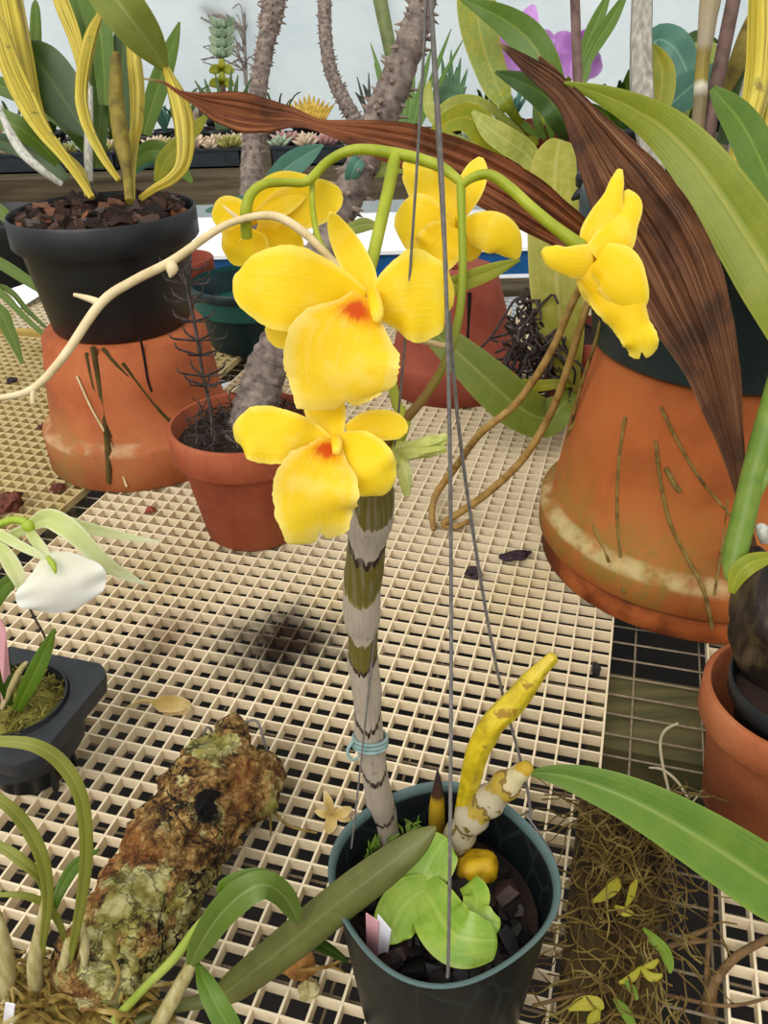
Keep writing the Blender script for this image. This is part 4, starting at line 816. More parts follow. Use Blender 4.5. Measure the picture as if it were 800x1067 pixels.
# ---------------------------------------------------------------- small clay pot behind the big one
kx, ky = .212, .835
kp = thing('potted_orchid', 'orchid with one broad pale leaf in a small terracotta pot behind the largest clay pot', 'plant', (kx, ky, 0))
MB().lathe(pot_profile(.048, .035, .088, .022, .003, .004), (kx, ky, 0), 64).build('pot', m_tc2, kp)
mb = MB(); soil_disc(mb, (kx, ky, .078), .0435); mb.build('soil', m_soil, kp)
dk_ = dep(V((kx, ky, .08)))
m_lf_broad = leafmat('leaf_broad', 'a0a848', 'babb70', 'c8c484', .5, .22, 8, .3)
lv(kp, m_lf_broad, [(600, 408, dk_ - .01, 10), (592, 385, dk_ - .03, 26), (586, 350, dk_ - .05, 44), (581, 310, dk_ - .06, 54), (578, 265, dk_ - .06, 55), (577, 220, dk_ - .05, 54), (578, 185, dk_ - .03, 52), (580, 164, dk_ - .015, 44), (582, 150, dk_ - .005, 26), (583, 146, dk_, 8)], 'broad pale yellow green leaf standing upright', fold=.14, thick=.0022, m=6)
m_lf_low = leafmat('leaf_low', '6f8434', '8f9f58', '84964a', .5, .12, 8, .3)
lv(kp, m_lf_low, [(596, 408, dk_ - .015, 12), (584, 425, dk_ - .055, 30), (566, 436, dk_ - .075, 40), (540, 424, dk_ - .085, 47), (512, 400, dk_ - .09, 46), (484, 374, dk_ - .09, 38), (458, 352, dk_ - .085, 28), (436, 336, dk_ - .08, 10)], 'long olive green leaf lying over the rim', fold=.18, thick=.002, m=6)
lv(kp, m_lf_yel, [(598, 400, dk_ - .01, 6), (580, 400, dk_ - .05, 10), (560, 402, dk_ - .06, 12), (546, 400, dk_ - .065, 10), (534, 402, dk_ - .065, 3)], nm='leaf')
lv(orc, m_lf_yel, [(428, 330, .268, 5), (440, 316, .270, 15), (458, 304, .271, 19), (482, 294, .272, 19), (508, 284, .272, 17), (528, 276, .272, 10), (542, 271, .273, 2)], 'striped yellow green leaf', fold=.25)
mb = MB(); R = random.Random(8)
for k in range(70):
    x, y = R.gauss(556, 11), R.uniform(305, 380); dd_ = dk_ - .045 + R.uniform(-.02, .03); q = [(x, y, dd_, 3.4)]
    for _ in range(4): x += R.gauss(0, 9); y += R.gauss(7, 11); dd_ += R.uniform(-.008, .008); q.append((x, min(y, 420), dd_, 3.0))
    q.append((594 + R.uniform(-8, 8), 402, dk_ - .012, 2.5)) if k % 3 == 0 else None
    mb.T(q, seg=5, sub=3)
mb.build('aerial_roots', m_needle, kp, 'black wiry aerial roots', kind='stuff')
m_dstem = plain('tan_stem', ['7a5a2c', '98763c', 'a88a4c'], 120, .6, .3)
dg1, dg2 = dep(G(452, 520, .004)), dep(G(460, 548, .004))
MB().T([(640, 262, .545, 9), (612, 292, .56, 8), (598, 312, .57, 8), (572, 370, .60, 8), (538, 420, .63, 8), (500, 452, .65, 8), (476, 485, dg1 - .02, 8), (456, 512, dg1 - .004, 8), (450, 532, dg2, 7), (452, 552, dg2 - .008, 6)], seg=10, sub=5).build('dried_stem', m_dstem, gp, 'long tan dried stem hanging to the grating')
MB().T([(648, 262, .545, 9), (620, 300, .565, 8), (608, 330, .575, 8), (594, 375, .60, 8), (574, 430, .63, 8), (545, 478, .655, 8), (510, 512, .68, 8), (482, 532, dg2 - .012, 8), (462, 546, dg2 - .003, 7), (476, 549, dg2 - .004, 6), (492, 540, dg2, 4)], seg=10, sub=5).build('dried_stem', m_dstem, gp, 'long tan dried stem hanging to the grating')
MB().T([(632, 300, .565, 4), (622, 350, .57, 4), (606, 400, .60, 4), (594, 445, .63, 3), (590, 462, .64, 2)], seg=8).build('dried_root', m_rootb, gp)
MB().T([(594, 448, .628, 4), (606, 432, .615, 5), (619, 414, .60, 3)], seg=8).build('dried_root', m_rootb, gp)

# ---------------------------------------------------------------- bark log with lichen
lo = G(165, 905, .0)
t = NT('lichen_bark'); o = t.obj(); n = t.noise(o, 30, 6, .6); n2 = t.noise(o, 150, 6, .7); n3 = t.noise(o, 120, 5, .6); n4 = t.noise(t.vm(o, (1, 1, 1)), 16, 3, .5)
c = t.ramp(n2, [(.30, '180d06'), (.40, '4e321a'), (.50, '82602f'), (.60, 'ae8c54'), (.72, 'e0c898')])
c = t.mix(t.math('MULTIPLY', t.step(n4, .46, .38), .6), c, '8a4f22')
li = t.ramp(n3, [(.34, '5e5a22'), (.48, '8f8a44'), (.62, 'beb880')]); c = t.mix(t.math('MULTIPLY', t.step(n, .49, .53), .88), c, li)
cr0 = t.math('ABSOLUTE', t.math('SUBTRACT', t.noise(o, 30, 5, .6, .8), .5)); cr1 = t.math('ABSOLUTE', t.math('SUBTRACT', t.noise(o, 75, 4, .6, .5), .5))
ck = t.math('MAXIMUM', t.step(cr0, .028, .006), t.math('MULTIPLY', t.step(cr1, .022, .004), .7))
c = t.mix(t.math('MULTIPLY', ck, t.step(t.noise(o, 20, 3), .42, .52)), c, '0f0804')
for (hx, hy, hz, hr) in ((219, 838, .050, .0075), (232, 829, .049, .006), (199, 884, .051, .0045), (178, 800, .046, .003)):
    hp = G(hx, hy, hz) - lo; vd = t.n('ShaderNodeVectorMath', operation='DISTANCE'); t.l(o, vd.inputs[0]); vd.inputs[1].default_value = hp
    dd_ = t.math('ADD', vd.outputs['Value'], t.math('MULTIPLY', t.math('SUBTRACT', t.noise(o, 90, 4), .5), .014)); c = t.mix(t.step(dd_, hr + .001, hr - .0005), c, '080402')
m_log = t.out(c, .9, t.math('ADD', t.math('MULTIPLY', n2, 1.2), t.math('MULTIPLY', ck, -1.0)), .8, .003)
def logd(p, tt, a, r):
    q = p * 60; f = .13 * NZ.noise(q) + .11 * NZ.noise(q * 2.6) + .08 * NZ.noise(q * 6)
    cr_ = NZ.noise(V((p.x * 30 + 9, p.y * 55, p.z * 30))); f -= .16 * max(0, cr_ - .32) * 2.2
    ridge = abs(NZ.noise(q * 1.7 + V((5, 1, 2)))); f += .10 * (1 - min(1, ridge * 6))
    f += .05 * NZ.noise(q * 11)
    hole = NZ.noise(p * 42 + V((3, 7, 1))); f -= .5 * max(0, hole - .42)
    return r * f
def LZ(x, y, z=.026): return dep(G(x, y, z))
lg = thing('bark_log', 'lichen covered bark log lying on the grating at lower left', 'log', (lo.x, lo.y, 0))
MB().T([(92, 1040, LZ(92, 1040), 60), (98, 1026, LZ(98, 1026), 92), (112, 1000, LZ(112, 1000), 102), (136, 960, LZ(136, 960), 104), (160, 920, LZ(160, 920), 102), (186, 876, LZ(186, 876), 100), (212, 838, LZ(212, 838), 98), (232, 808, LZ(232, 808), 90), (243, 792, LZ(243, 792), 72), (248, 784, LZ(248, 784), 44)], seg=72, sub=10, disp=logd).build('trunk', m_log, lg)
MB().T([(222, 832, LZ(222, 832, .03), 60), (234, 800, LZ(234, 800, .034), 52), (240, 776, LZ(240, 776, .036), 44), (242, 758, LZ(242, 758, .036), 30), (243, 748, LZ(243, 748, .035), 12)], seg=40, sub=8, disp=lambda p, tt, a, r: logd(p, tt, a, r) * 1.5).build('broken_stub', m_log, lg)
MB().T([(226, 850, LZ(226, 850, .024), 56), (250, 832, LZ(250, 832, .022), 62), (266, 816, LZ(266, 816, .021), 58), (274, 802, LZ(274, 802, .022), 46), (280, 788, LZ(280, 788, .022), 18)], seg=40, sub=8, disp=lambda p, tt, a, r: logd(p, tt, a, r) * 1.5).build('broken_stub', m_log, lg)
for pts in ([(216, 800, .488, 3), (211, 775, .478, 3), (215, 758, .476, 3), (221, 764, .478, 3), (219, 785, .484, 3)], [(250, 765, LZ(250, 765, .03), 3), (258, 752, LZ(258, 752, .045), 3), (268, 752, LZ(268, 752, .045), 3), (274, 768, LZ(274, 768, .04), 3), (280, 790, LZ(280, 790, .025), 3)]):
    MB().T(pts, seg=6).build('wire_staple', m_hwire, lg)
for pts in ([(270, 830, LZ(270, 830, .01), 4), (285, 845, LZ(285, 845, .008), 3), (300, 860, LZ(300, 860, .006), 3), (330, 868, LZ(330, 868, .004), 2)], [(275, 835, LZ(275, 835, .012), 4), (281, 850, LZ(281, 850, .006), 3), (282, 870, LZ(282, 870, .003), 2)], [(118, 1000, LZ(118, 1000, .056), 5), (124, 1015, LZ(124, 1015, .055), 5), (121, 1032, LZ(121, 1032, .05), 4), (116, 1042, LZ(116, 1042, .04), 3)], [(90, 960, LZ(90, 960, .045), 5), (84, 990, LZ(84, 990, .05), 4), (78, 1015, LZ(78, 1015, .04), 3)]): MB().T(pts, seg=6).build('root', m_rootb, lg)

# ---------------------------------------------------------------- small orchid clump at the lower left
bl = G(60, 1062, .0)
blp = thing('orchid_clump', 'small orchid clump with strap leaves and tangled roots at the lower left corner', 'plant', (bl.x, bl.y, 0))
m_clump = plain('root_moss', ['3a2a14', '6e5a26', '8f7a38', 'a9985a'], 150, .9, .9, .003)
mb = MB(); mb.blob((bl.x + .004, bl.y - .004, .008), (.040, .020, .016), 3, .5, 2.2, 4); mb.build('moss_base', m_clump, blp)
m_mixroot = NT('mixed_roots'); _r = m_mixroot.sep(m_mixroot.uvw())[2]; m_mixroot = m_mixroot.out(m_mixroot.ramp(m_mixroot.noise(m_mixroot.obj(), 60, 3), [(.3, '4a3616'), (.45, '7a6228'), (.58, 'a08a4a'), (.72, 'c2b68c')]), .8)
mb = MB(); R = random.Random(4)
for k in range(120):
    x, y = R.uniform(-15, 150), R.uniform(1000, 1062); z = R.uniform(.012, .028) ; q = []; an = R.uniform(0, 6.28)
    for s_ in range(5):
        p = G(x, y, max(z, .003)); q.append((*p, R.uniform(.0006, .0011))); an += R.uniform(-.8, .8); x += 12 * math.cos(an); y = min(1085, max(992, y + 10 * math.sin(an))); z += R.uniform(-.006, .005)
    mb.tube(q, seg=5, sub=3)
mb.build('roots', m_mixroot, blp, kind='stuff')
m_pale = plain('pale_stem', ['8a7a4a', 'a89a66', 'c0b488'], 70, .7, .3, stretch=(4, 4, 1))
m_bulbg = plain('green_stem_dark', ['8a9a3a', 'a2ae52'], 60, .5, .2)
def Z(x, y, z): return dep(G(x, y, z))
mb_l = leafmat('strap_leaf', '8a9648', 'a8b068', '9ca656', .42, .2, 10)
e0 = Z(50, 1020, .025)
lv(blp, mb_l, [(66, 1030, e0, 4.8), (76, 985, e0 - .02, 8.0), (86, 930, e0 - .045, 12.0), (90, 880, e0 - .06, 13.6), (84, 830, e0 - .07, 14.4), (64, 795, e0 - .075, 15.2), (34, 776, e0 - .08, 13.6), (-6, 772, e0 - .08, 10.4)], fold=.3)
lv(blp, mb_l, [(40, 1020, e0, 4.8), (45, 980, e0 - .02, 7.2), (50, 935, e0 - .035, 11.2), (44, 895, e0 - .045, 13.6), (28, 862, e0 - .05, 14.4), (6, 838, e0 - .055, 12.0), (-20, 822, e0 - .055, 8.0)], fold=.3)
lv(blp, mb_l, [(48, 940, e0 - .03, 4.8), (42, 915, e0 - .04, 9.6), (24, 898, e0 - .045, 12.0), (4, 884, e0 - .045, 10.4), (-20, 874, e0 - .045, 6.4)], fold=.3)
lv(blp, m_lf_mid, [(56, 950, e0 - .02, 4.8), (62, 930, e0 - .02, 11.2), (74, 908, e0 - .015, 13.6), (88, 894, e0 - .01, 9.6), (104, 885, e0 - .005, 1.6)], fold=.25)
lv(blp, mb_l, [(70, 985, e0 - .01, 4.8), (58, 955, e0 - .02, 8.0), (40, 938, e0 - .025, 8.0), (14, 932, e0 - .03, 6.4), (-16, 934, e0 - .03, 3.2)], fold=.3)
for pts in ([(40, 1040, e0 + .004, 16), (36, 1005, e0 - .01, 16), (42, 970, e0 - .02, 13), (48, 935, e0 - .032, 8)], [(60, 1040, e0 + .004, 12), (66, 1008, e0 - .01, 12), (72, 980, e0 - .02, 9)], [(8, 1040, e0, 14), (6, 1000, e0 - .012, 18), (0, 965, e0 - .02, 12), (-6, 940, e0 - .02, 5)], [(80, 1040, e0, 11), (86, 1010, e0 - .01, 12), (88, 985, e0 - .016, 10), (86, 962, e0 - .02, 4)]):
    MB().T(pts, seg=14, sub=4).build('stem', m_pale, blp, 'pale sheathed stem')
e1 = Z(160, 1055, .02)
MB().T([(120, 1062, e1, 10), (150, 1030, e1 - .015, 9), (180, 1000, e1 - .025, 10), (205, 968, e1 - .032, 11), (232, 940, e1 - .034, 9), (252, 926, e1 - .034, 5)], seg=10, sub=4).build('stem', m_bulbg, blp, 'thin yellow green stem')
MB().T([(158, 1080, e1, 16), (176, 1048, e1 - .012, 16), (196, 1012, e1 - .022, 14), (204, 998, e1 - .024, 8)], seg=12, sub=4).build('stem', m_pale, blp, 'pale sheathed stem')
lv(blp, leafmat('strap_green', '64843e', '8aa268', '78944e', .42, .2, 10), [(198, 1006, e1 - .024, 8), (208, 985, e1 - .035, 22), (228, 955, e1 - .048, 30), (252, 932, e1 - .055, 32), (274, 922, e1 - .055, 28), (292, 930, e1 - .048, 24), (304, 946, e1 - .04, 18), (310, 962, e1 - .034, 4)], 'folded green leaf arching over the grating', fold=.35)
lv(blp, m_lf_mid, [(250, 935, e1 - .04, 6), (232, 926, e1 - .045, 14), (252, 914, e1 - .05, 14), (276, 912, e1 - .05, 12), (300, 926, e1 - .045, 6)], fold=.2)
lv(blp, leafmat('strap_bright', '628a34', '86a850', '749a42', .4, .25, 10), [(206, 1004, e1 - .024, 4), (214, 1024, e1 - .035, 18), (226, 1048, e1 - .04, 24), (240, 1074, e1 - .04, 24), (250, 1100, e1 - .035, 10)], 'short bright green leaf', fold=.2)
e2 = Z(250, 1020, .035)
m_ter = leafmat('terete_leaf', '5a6238', '6a7448', '747c50', .5, .02, 3)
MB().T([(138, 1066, Z(138, 1066, .014), 10), (180, 1050, Z(180, 1050, .02), 10), (222, 1040, e2 + .004, 16), (246, 1026, e2, 28), (280, 1000, e2 - .01, 33), (320, 968, e2 - .02, 36), (360, 935, e2 - .03, 36), (400, 905, e2 - .038, 34), (432, 880, e2 - .042, 26), (448, 867, e2 - .044, 12), (454, 862, e2 - .045, 3)], seg=24, sub=6, disp=lambda p, tt, a, r: r * (.12 * math.cos(2 * a + .6) + .02 * NZ.noise(V((tt * 20, a, 1))))).build('leaf', m_ter, blp, 'thick grey green leaf reaching to the front pot')
lv(blp, m_lf_dark, [(300, 972, e2 - .012, 5), (318, 978, e2 - .008, 12), (340, 988, e2 + .0, 12), (362, 1002, e2 + .006, 4)], fold=.2)
slab_tag('plant_tag', [G(2, 1078, .02), G(12, 1078, .02), G(16, 1046, .045), (G(6, 1044, .045))], .0006, m_tagw, blp, 'white plastic tag')

# ---------------------------------------------------------------- white flowered orchid in the black carrier at left
TZ = .055
O = G(13, 730, TZ); oc, orr = ginv(O); cc, rc = ginv(G(108, 708, TZ))
hw = max(cc - oc, orr - rc)
wt = thing('potted_orchid', 'white spidery flowered orchid in a square black carrier at left', 'plant', (O.x, O.y, 0))
mb = MB()
def sq(a): # square outline with cut corners, in cells
    c_, s_ = math.cos(a), math.sin(a); k = min(1 / max(abs(c_), 1e-6), 1 / max(abs(s_), 1e-6)); k = min(k, 1.27); return hw * k * c_, hw * k * s_
n = 96; rings = []
for rad, z in ((.0305, TZ - .03), (.0305, TZ), ('sq', TZ), ('sq2', TZ - .002), ('sq3', TZ - .011), ('sq4', TZ - .011), ('sq5', TZ - .004), (.033, TZ - .004), (.033, TZ - .03)):
    for k in range(n):
        a = 2 * PI * k / n
        if isinstance(rad, str):
            u_, v_ = sq(a); f = {'sq': .985, 'sq2': 1, 'sq3': .97, 'sq4': .94, 'sq5': .93}[rad]; p = grid(oc + u_ * f, orr + v_ * f, z)
        else:
            gdir = grid(math.cos(a), math.sin(a)) - grid(0, 0); gdir.z = 0; p = V((O.x, O.y, z)) + gdir.normalized() * rad
        rings.append(p)
fs = [(i * n + k, i * n + (k + 1) % n, ((i + 1) % 9) * n + (k + 1) % n, ((i + 1) % 9) * n + k) for i in range(9) for k in range(n)]
m_tray = plain('grey_black_plastic', ['25272a', '323438'], 60, .45, .1, .0004)
mb.add(rings, fs); mb.build('carrier_top', m_tray, wt)
lgc = ginv(G(78, 797, 0)); du_, dv_ = lgc[0] - oc, lgc[1] - orr
for sa, sb in ((1, 1), (1, -1), (-1, 1), (-1, -1)):
    mb = MB(); p = grid(oc + sa * abs(du_), orr + sb * min(abs(dv_), hw * .9), 0); mb.box((p.x - .0016, p.y - .0016, 0), (p.x + .0016, p.y + .0016, TZ - .005)); mb.build('leg', m_black, wt)
MB().lathe(pot_profile(.030, .022, .056, .008, .001, .0012), (O.x, O.y, .0012), 64).build('pot', m_black, wt)
m_mossb = plain('brown_moss', ['2c2a10', '5a5420', '7d7430', '8f9048'], 160, .9, .9, .003)
mb = MB(); soil_disc(mb, (O.x, O.y, TZ - .006), .028, .003, dome=.006)
R = random.Random(6)
for k in range(260):
    a = R.uniform(0, 6.28); r = .027 * math.sqrt(R.random()); p = V((O.x + r * math.cos(a), O.y + r * math.sin(a), TZ - .003 + .004 * R.random())); q = p + V((R.uniform(-1, 1), R.uniform(-1, 1), R.uniform(.1, 1))) * .004
    mb.tube([(*p, .0007), (*q, .0005), (*(q + V((R.uniform(-1, 1), R.uniform(-1, 1), R.uniform(-.5, .8))) * .003), .0002)], seg=4, sub=1)
mb.build('moss', m_mossb, wt, kind='stuff')
f0 = Z(20, 740, TZ)
lv(wt, m_lf_mid, [(16, 744, f0, 7), (24, 726, f0 - .008, 14), (36, 702, f0 - .016, 18), (48, 676, f0 - .02, 14), (57, 655, f0 - .024, 3)], 'pointed green leaf', fold=.2)
lv(wt, m_lf_dark, [(10, 735, f0, 6), (5, 708, f0 - .01, 16), (-2, 680, f0 - .016, 18), (-12, 650, f0 - .02, 8)], fold=.2)
lv(wt, m_lf_mid, [(-40, 690, f0 - .02, 10), (-25, 655, f0 - .028, 18), (-6, 624, f0 - .034, 19), (10, 606, f0 - .036, 15), (22, 596, f0 - .038, 3)], fold=.2)
MB().T([(2, 738, f0, 5), (12, 716, f0 - .006, 8), (20, 700, f0 - .01, 7), (28, 690, f0 - .012, 4)], seg=10).build('stem', m_pale, wt)
MB().T([(40, 682, f0 - .012, 2.5), (48, 668, f0 - .018, 2.5), (34, 640, f0 - .024, 2.5), (22, 615, f0 - .03, 2)], seg=6).build('twig', m_needle, wt)
slab_tag('plant_tag', [D(2, 735, f0 - .002), D(12, 718, f0 - .004), D(6, 655, f0 - .03), D(-14, 615, f0 - .035)], .0006, m_tagp, wt, 'pink plastic tag')
m_wpet = petalmat('greenish_sepal', 'e2e6b4', 'c6d070', 'f0f0d8'); m_wlip = petalmat('white_lip', 'f4f2ea', 'e8e8c8', 'fbfaf6')
m_fstem = plain('lime_stem', ['8a9e22', '9eb23a'], 60, .4, .1)
f1 = .405
MB().T([(-40, 700, f0 - .005, 6), (-45, 640, f0 - .03, 7), (-30, 580, f1 + .01, 7), (-8, 552, f1 + .004, 8), (12, 542, f1 + .001, 8), (28, 544, f1, 9)], seg=10, sub=5).build('flower_stem', m_fstem, wt, 'lime green flower stem')
mb = MB(); mb.blob(D(31, 548, f1), .0035, 2, .2); wf_ = mb.build('flower', m_fstem, wt, 'white orchid flower with long thin sepals')
K = dict(m=6, sub=7, thick=.0007)
for nm, mtl, pts, kk in (
    ('sepal', m_wpet, [(34, 546, f1, 12), (50, 540, f1 - .008, 20), (70, 550, f1 - .012, 22), (90, 568, f1 - .010, 18), (108, 586, f1 - .004, 16), (128, 598, f1 + .004, 11), (152, 609, f1 + .012, 2)], dict(fold=.3)),
    ('sepal', m_wpet, [(36, 545, f1 + .004, 10), (60, 543, f1 + .006, 14), (90, 550, f1 + .010, 13), (125, 558, f1 + .015, 9), (168, 565, f1 + .022, 2)], dict(fold=.2)),
    ('sepal', m_wpet, [(30, 550, f1, 8), (16, 556, f1 - .002, 11), (2, 566, f1 - .004, 12), (-14, 580, f1 - .004, 8)], dict(fold=.2)),
    ('petal', m_wpet, [(-22, 548, f1 - .004, 4), (-2, 556, f1 - .008, 10), (20, 568, f1 - .012, 10), (38, 577, f1 - .013, 8), (50, 583, f1 - .012, 4)], dict(fold=.2)),
    ('petal', m_wpet, [(30, 552, f1, 8), (36, 562, f1 - .006, 11), (44, 572, f1 - .010, 11), (50, 582, f1 - .012, 8)], dict(fold=.2)),
    ('sepal', m_wpet, [(-20, 560, f1 - .006, 6), (2, 574, f1 - .010, 14), (14, 592, f1 - .012, 17), (20, 606, f1 - .012, 12), (22, 618, f1 - .01, 3)], dict(fold=.3)),
    ('lip', m_wlip, [(48, 577, f1 - .010, 12), (54, 586, f1 - .014, 44), (59, 597, f1 - .017, 78), (64, 611, f1 - .018, 92), (68, 625, f1 - .015, 84), (71, 637, f1 - .010, 64)], dict(cup=-.10, wave=.06, fold=.03, rnd_=.35, rag=.02))):
    kk.update(K); mb = MB(); mb.leaf(pts, **kk); mb.build(nm, mtl, wf_)
MB().T([(50, 581, f1 - .016, 5), (55, 588, f1 - .020, 7), (58, 597, f1 - .021, 3)], seg=8).build('column', m_fstem, wf_, 'green column')

# ---------------------------------------------------------------- mounted plant lying over the wire strip
ml = grid(1.2, 17, 0)
mp_ = thing('mounted_orchid', 'dark wood slab with a tangle of wiry roots lying over the open wire strip', 'plant', (ml.x, ml.y, 0))
mb = MB(); R = random.Random(9)
n1, n2 = 26, 90; vs = []
for lay in (1, 0):
    for i in range(n2 + 1):
        for j in range(n1 + 1):
            c_ = -.75 + 3.5 * j / n1 + .10 * NZ.noise(V((i * .2, j * .0, 3))) * (1 if j in (0, n1) else 0); r_ = 11.2 + 13.5 * i / n2; p = grid(c_, r_, 0)
            p.z = .0008 if not lay else .010 + .0022 * NZ.noise(V((p.x * 300, p.y * 60, 1))) + .002 * NZ.noise(p * 130) - (.004 if j in (0, n1) else 0); vs.append(p)
w_ = n1 + 1; k_ = (n2 + 1) * w_; fs = []
for i in range(n2):
    for j in range(n1):
        a = i * w_ + j; fs += [(a, a + 1, a + w_ + 1, a + w_), (k_ + a + 1, k_ + a, k_ + a + w_, k_ + a + w_ + 1)]
    a = i * w_; fs += [(a, a + w_, k_ + a + w_, k_ + a), (a + w_ + n1, a + n1, k_ + a + n1, k_ + a + w_ + n1)]
for j in range(n1): fs += [(j + 1, j, k_ + j, k_ + j + 1), (n2 * w_ + j, n2 * w_ + j + 1, k_ + n2 * w_ + j + 1, k_ + n2 * w_ + j)]
mb.add(vs, fs); mb.build('wood_slab', plain('slab_wood', ['1d1409', '33260f', '4c3a1c', '45421f'], 60, .9, .8, .003, stretch=(3, .6, 1)), mp_)
m_wiry = NT('wiry_roots'); m_wiry = m_wiry.out(m_wiry.ramp(m_wiry.noise(m_wiry.obj(), 70, 3), [(.28, '2c1f0c'), (.42, '543f1a'), (.55, '6e5a26'), (.66, '86763e'), (.78, 'b08e62')]), .75)
mb = MB()
for k in range(300):
    c_, r_ = R.uniform(-.9, 3.4), R.uniform(10.8, 23.5); z = .012 + R.uniform(0, .012); an = R.gauss(PI / 2, .8); q = []; st_ = R.uniform(.35, .75)
    for s_ in range(6):
        p = grid(c_, r_, max(z, .0105 if c_ < 2.9 else .004)); q.append((*p, R.uniform(.0002, .0005))); an += R.uniform(-.8, .8); c_ += st_ * math.cos(an); r_ += st_ * math.sin(an); z += R.uniform(-.004, .004)
    mb.tube(q, seg=4, sub=3)
mb.build('wiry_roots', m_wiry, mp_, kind='stuff')
mb = MB()
for pts in ([(738, 1090, .375, 18), (739, 1060, .382, 17), (740, 1035, .385, 14), (748, 1018, .385, 10), (768, 996, .39, 9), (800, 978, .39, 8), (830, 962, .39, 6)], [(739, 1045, .382, 10), (736, 1020, .388, 6), (738, 980, .397, 5), (741, 945, .405, 5), (741, 920, .412, 3)],
            [(555, 1048, .365, 4), (608, 1036, .369, 4), (670, 1033, .372, 4), (752, 1048, .372, 4), (800, 1040, .374, 3)], [(660, 1000, .385, 5), (690, 990, .386, 6), (720, 975, .39, 6), (745, 965, .392, 3)], [(664, 992, .388, 4), (700, 985, .386, 5), (736, 980, .386, 4)]): mb.T(pts, seg=9, sub=5)
mb.build('twig', plain('twig_bark', ['4a3520', '6e5434', '8a6c48'], 140, .8, .5), mp_, 'forked brown twig')
g0 = Z(660, 980, .016)
m_lf_small = leafmat('small_leaf', 'a9a832', 'c2bf5c', 'b9b848', .5, .2); m_lf_smallg = leafmat('small_leaf_green', '6f9430', '8fae50', '84a444', .45, .2)
def zz(x, y): return Z(x, y, .024)
for m_, pts in ((m_lf_small, [(616, 940, 3), (628, 934, 9), (640, 924, 12), (644, 915, 3)]), (m_lf_small, [(652, 945, 3), (657, 934, 7), (660, 924, 7), (664, 916, 2)]), (m_lf_small, [(640, 944, 3), (650, 950, 9), (660, 952, 3)]),
                (m_lf_smallg, [(670, 967, 3), (680, 978, 10), (692, 990, 11), (697, 1004, 10), (698, 1014, 3)]), (m_lf_small, [(645, 1024, 3), (658, 1019, 8), (667, 1008, 3)]), (m_lf_small, [(667, 1007, 3), (678, 1018, 9), (690, 1016, 3)]), (m_lf_small, [(670, 1008, 3), (678, 1006, 7), (686, 1000, 3)]),
                (m_lf_small, [(592, 1052, 4), (606, 1046, 13), (622, 1046, 13), (628, 1052, 4)]), (m_lf_small, [(624, 1052, 4), (618, 1064, 13), (616, 1080, 4)]), (m_lf_smallg, [(640, 1040, 4), (652, 1056, 11), (662, 1074, 6)]), (m_lf_smallg, [(650, 1022, 3), (658, 1030, 8), (664, 1042, 3)])):
    lv(mp_, m_, [(x, y, zz(x, y), w_) for x, y, w_ in pts], fold=.25, thick=.0012)
mb = MB()
for pts in ([(706, 754, 3), (694, 760, 3), (688, 772, 3), (690, 795, 3), (698, 830, 3), (702, 860, 2)], [(676, 800, 2), (690, 802, 3), (706, 815, 3), (718, 836, 3), (724, 860, 2)], [(720, 838, 2), (728, 828, 2), (736, 818, 2)]): mb.T([(x, y, Z(x, y, -.002 if y < 840 else .006), w_) for x, y, w_ in pts], seg=6, sub=5)
mb.build('pale_root', plain('pale_roots', ['a89a7a', 'c2b898'], 90, .7), mp_, 'pale thin roots')

# ---------------------------------------------------------------- fallen bits on the grating
m_dpet = petalmat('dried_petal', 'e6cf8e', 'cfae5c', 'f2e4b8')
mb = MB(); z1 = Z(178, 735, .004)
mb.leaf([(160, 733, z1, 6), (170, 733, z1 - .002, 16), (182, 733, z1 - .003, 17), (192, 734, z1 - .002, 12), (199, 737, z1, 3)], cup=.5, wave=.35, wf=2.3, rag=.2, thick=.0008); mb.leaf([(163, 733, z1, 7), (172, 738, z1 - .003, 12), (184, 740, z1 - .003, 11), (196, 742, z1 - .001, 6)], cup=-.5, wave=.3, rag=.2, thick=.0008)
mb.T([(164, 733, z1, 4), (152, 730, z1 - .001, 3), (142, 732, z1, 3), (131, 738, z1 + .001, 2)], seg=6)
mb.build('dried_petal', m_dpet, None, 'single dried beige petal lying on the grating above the bark log', 'petal')
q = G(346, 848, 0); fb = thing('fallen_flower', 'dried cream flower fallen on the grating left of the front pot', 'flower', q); z1 = Z(346, 848, .006)
for pts in ([(346, 850, z1, 5), (342, 836, z1 - .004, 10), (338, 824, z1 - .004, 2)], [(344, 850, z1, 6), (336, 848, z1 - .002, 8), (328, 845, z1, 2)], [(346, 850, z1, 8), (344, 860, z1 - .003, 13), (338, 868, z1, 4)], [(348, 849, z1, 6), (358, 846, z1 - .003, 11), (366, 842, z1, 3)], [(349, 850, z1, 6), (358, 852, z1 - .002, 9), (365, 855, z1, 2)]):
    lv(fb, m_dpet, pts, nm='petal', cup=.2, thick=.0007)
def chip(x, y, sz, seed, label, m, cat='bark chip', z=.0, name='bark_chip', fl=.5, ang=0, el=1):
    mb = MB(); p = G(x, y, sz * fl * .75); M3 = Matrix.Rotation(ang, 3, 'Z'); mb.blob(p, (sz * el, sz, sz * fl), 3, .55, 2.2, seed, M3); o = mb.build(name, m, None, label, cat); return o
m_dbark = plain('dark_bark', ['1b1014', '33222a', '4a3238'], 150, .7, .8, .002); m_rbark = plain('red_bark', ['3a1c14', '5e2f22', '7a4432'], 150, .7, .8, .002); m_obark = plain('tan_bark', ['7a5228', 'a06e36', 'b88a50'], 120, .8, .6)
chip(494, 597, .0065, 1, 'round dark bark chip on the grating between the wires and the big clay pot', m_dbark)
chip(537, 579, .0062, 2, 'long dark bark chip on the grating beside the big clay pot', m_dbark, ang=.3, el=2.0, fl=.45)
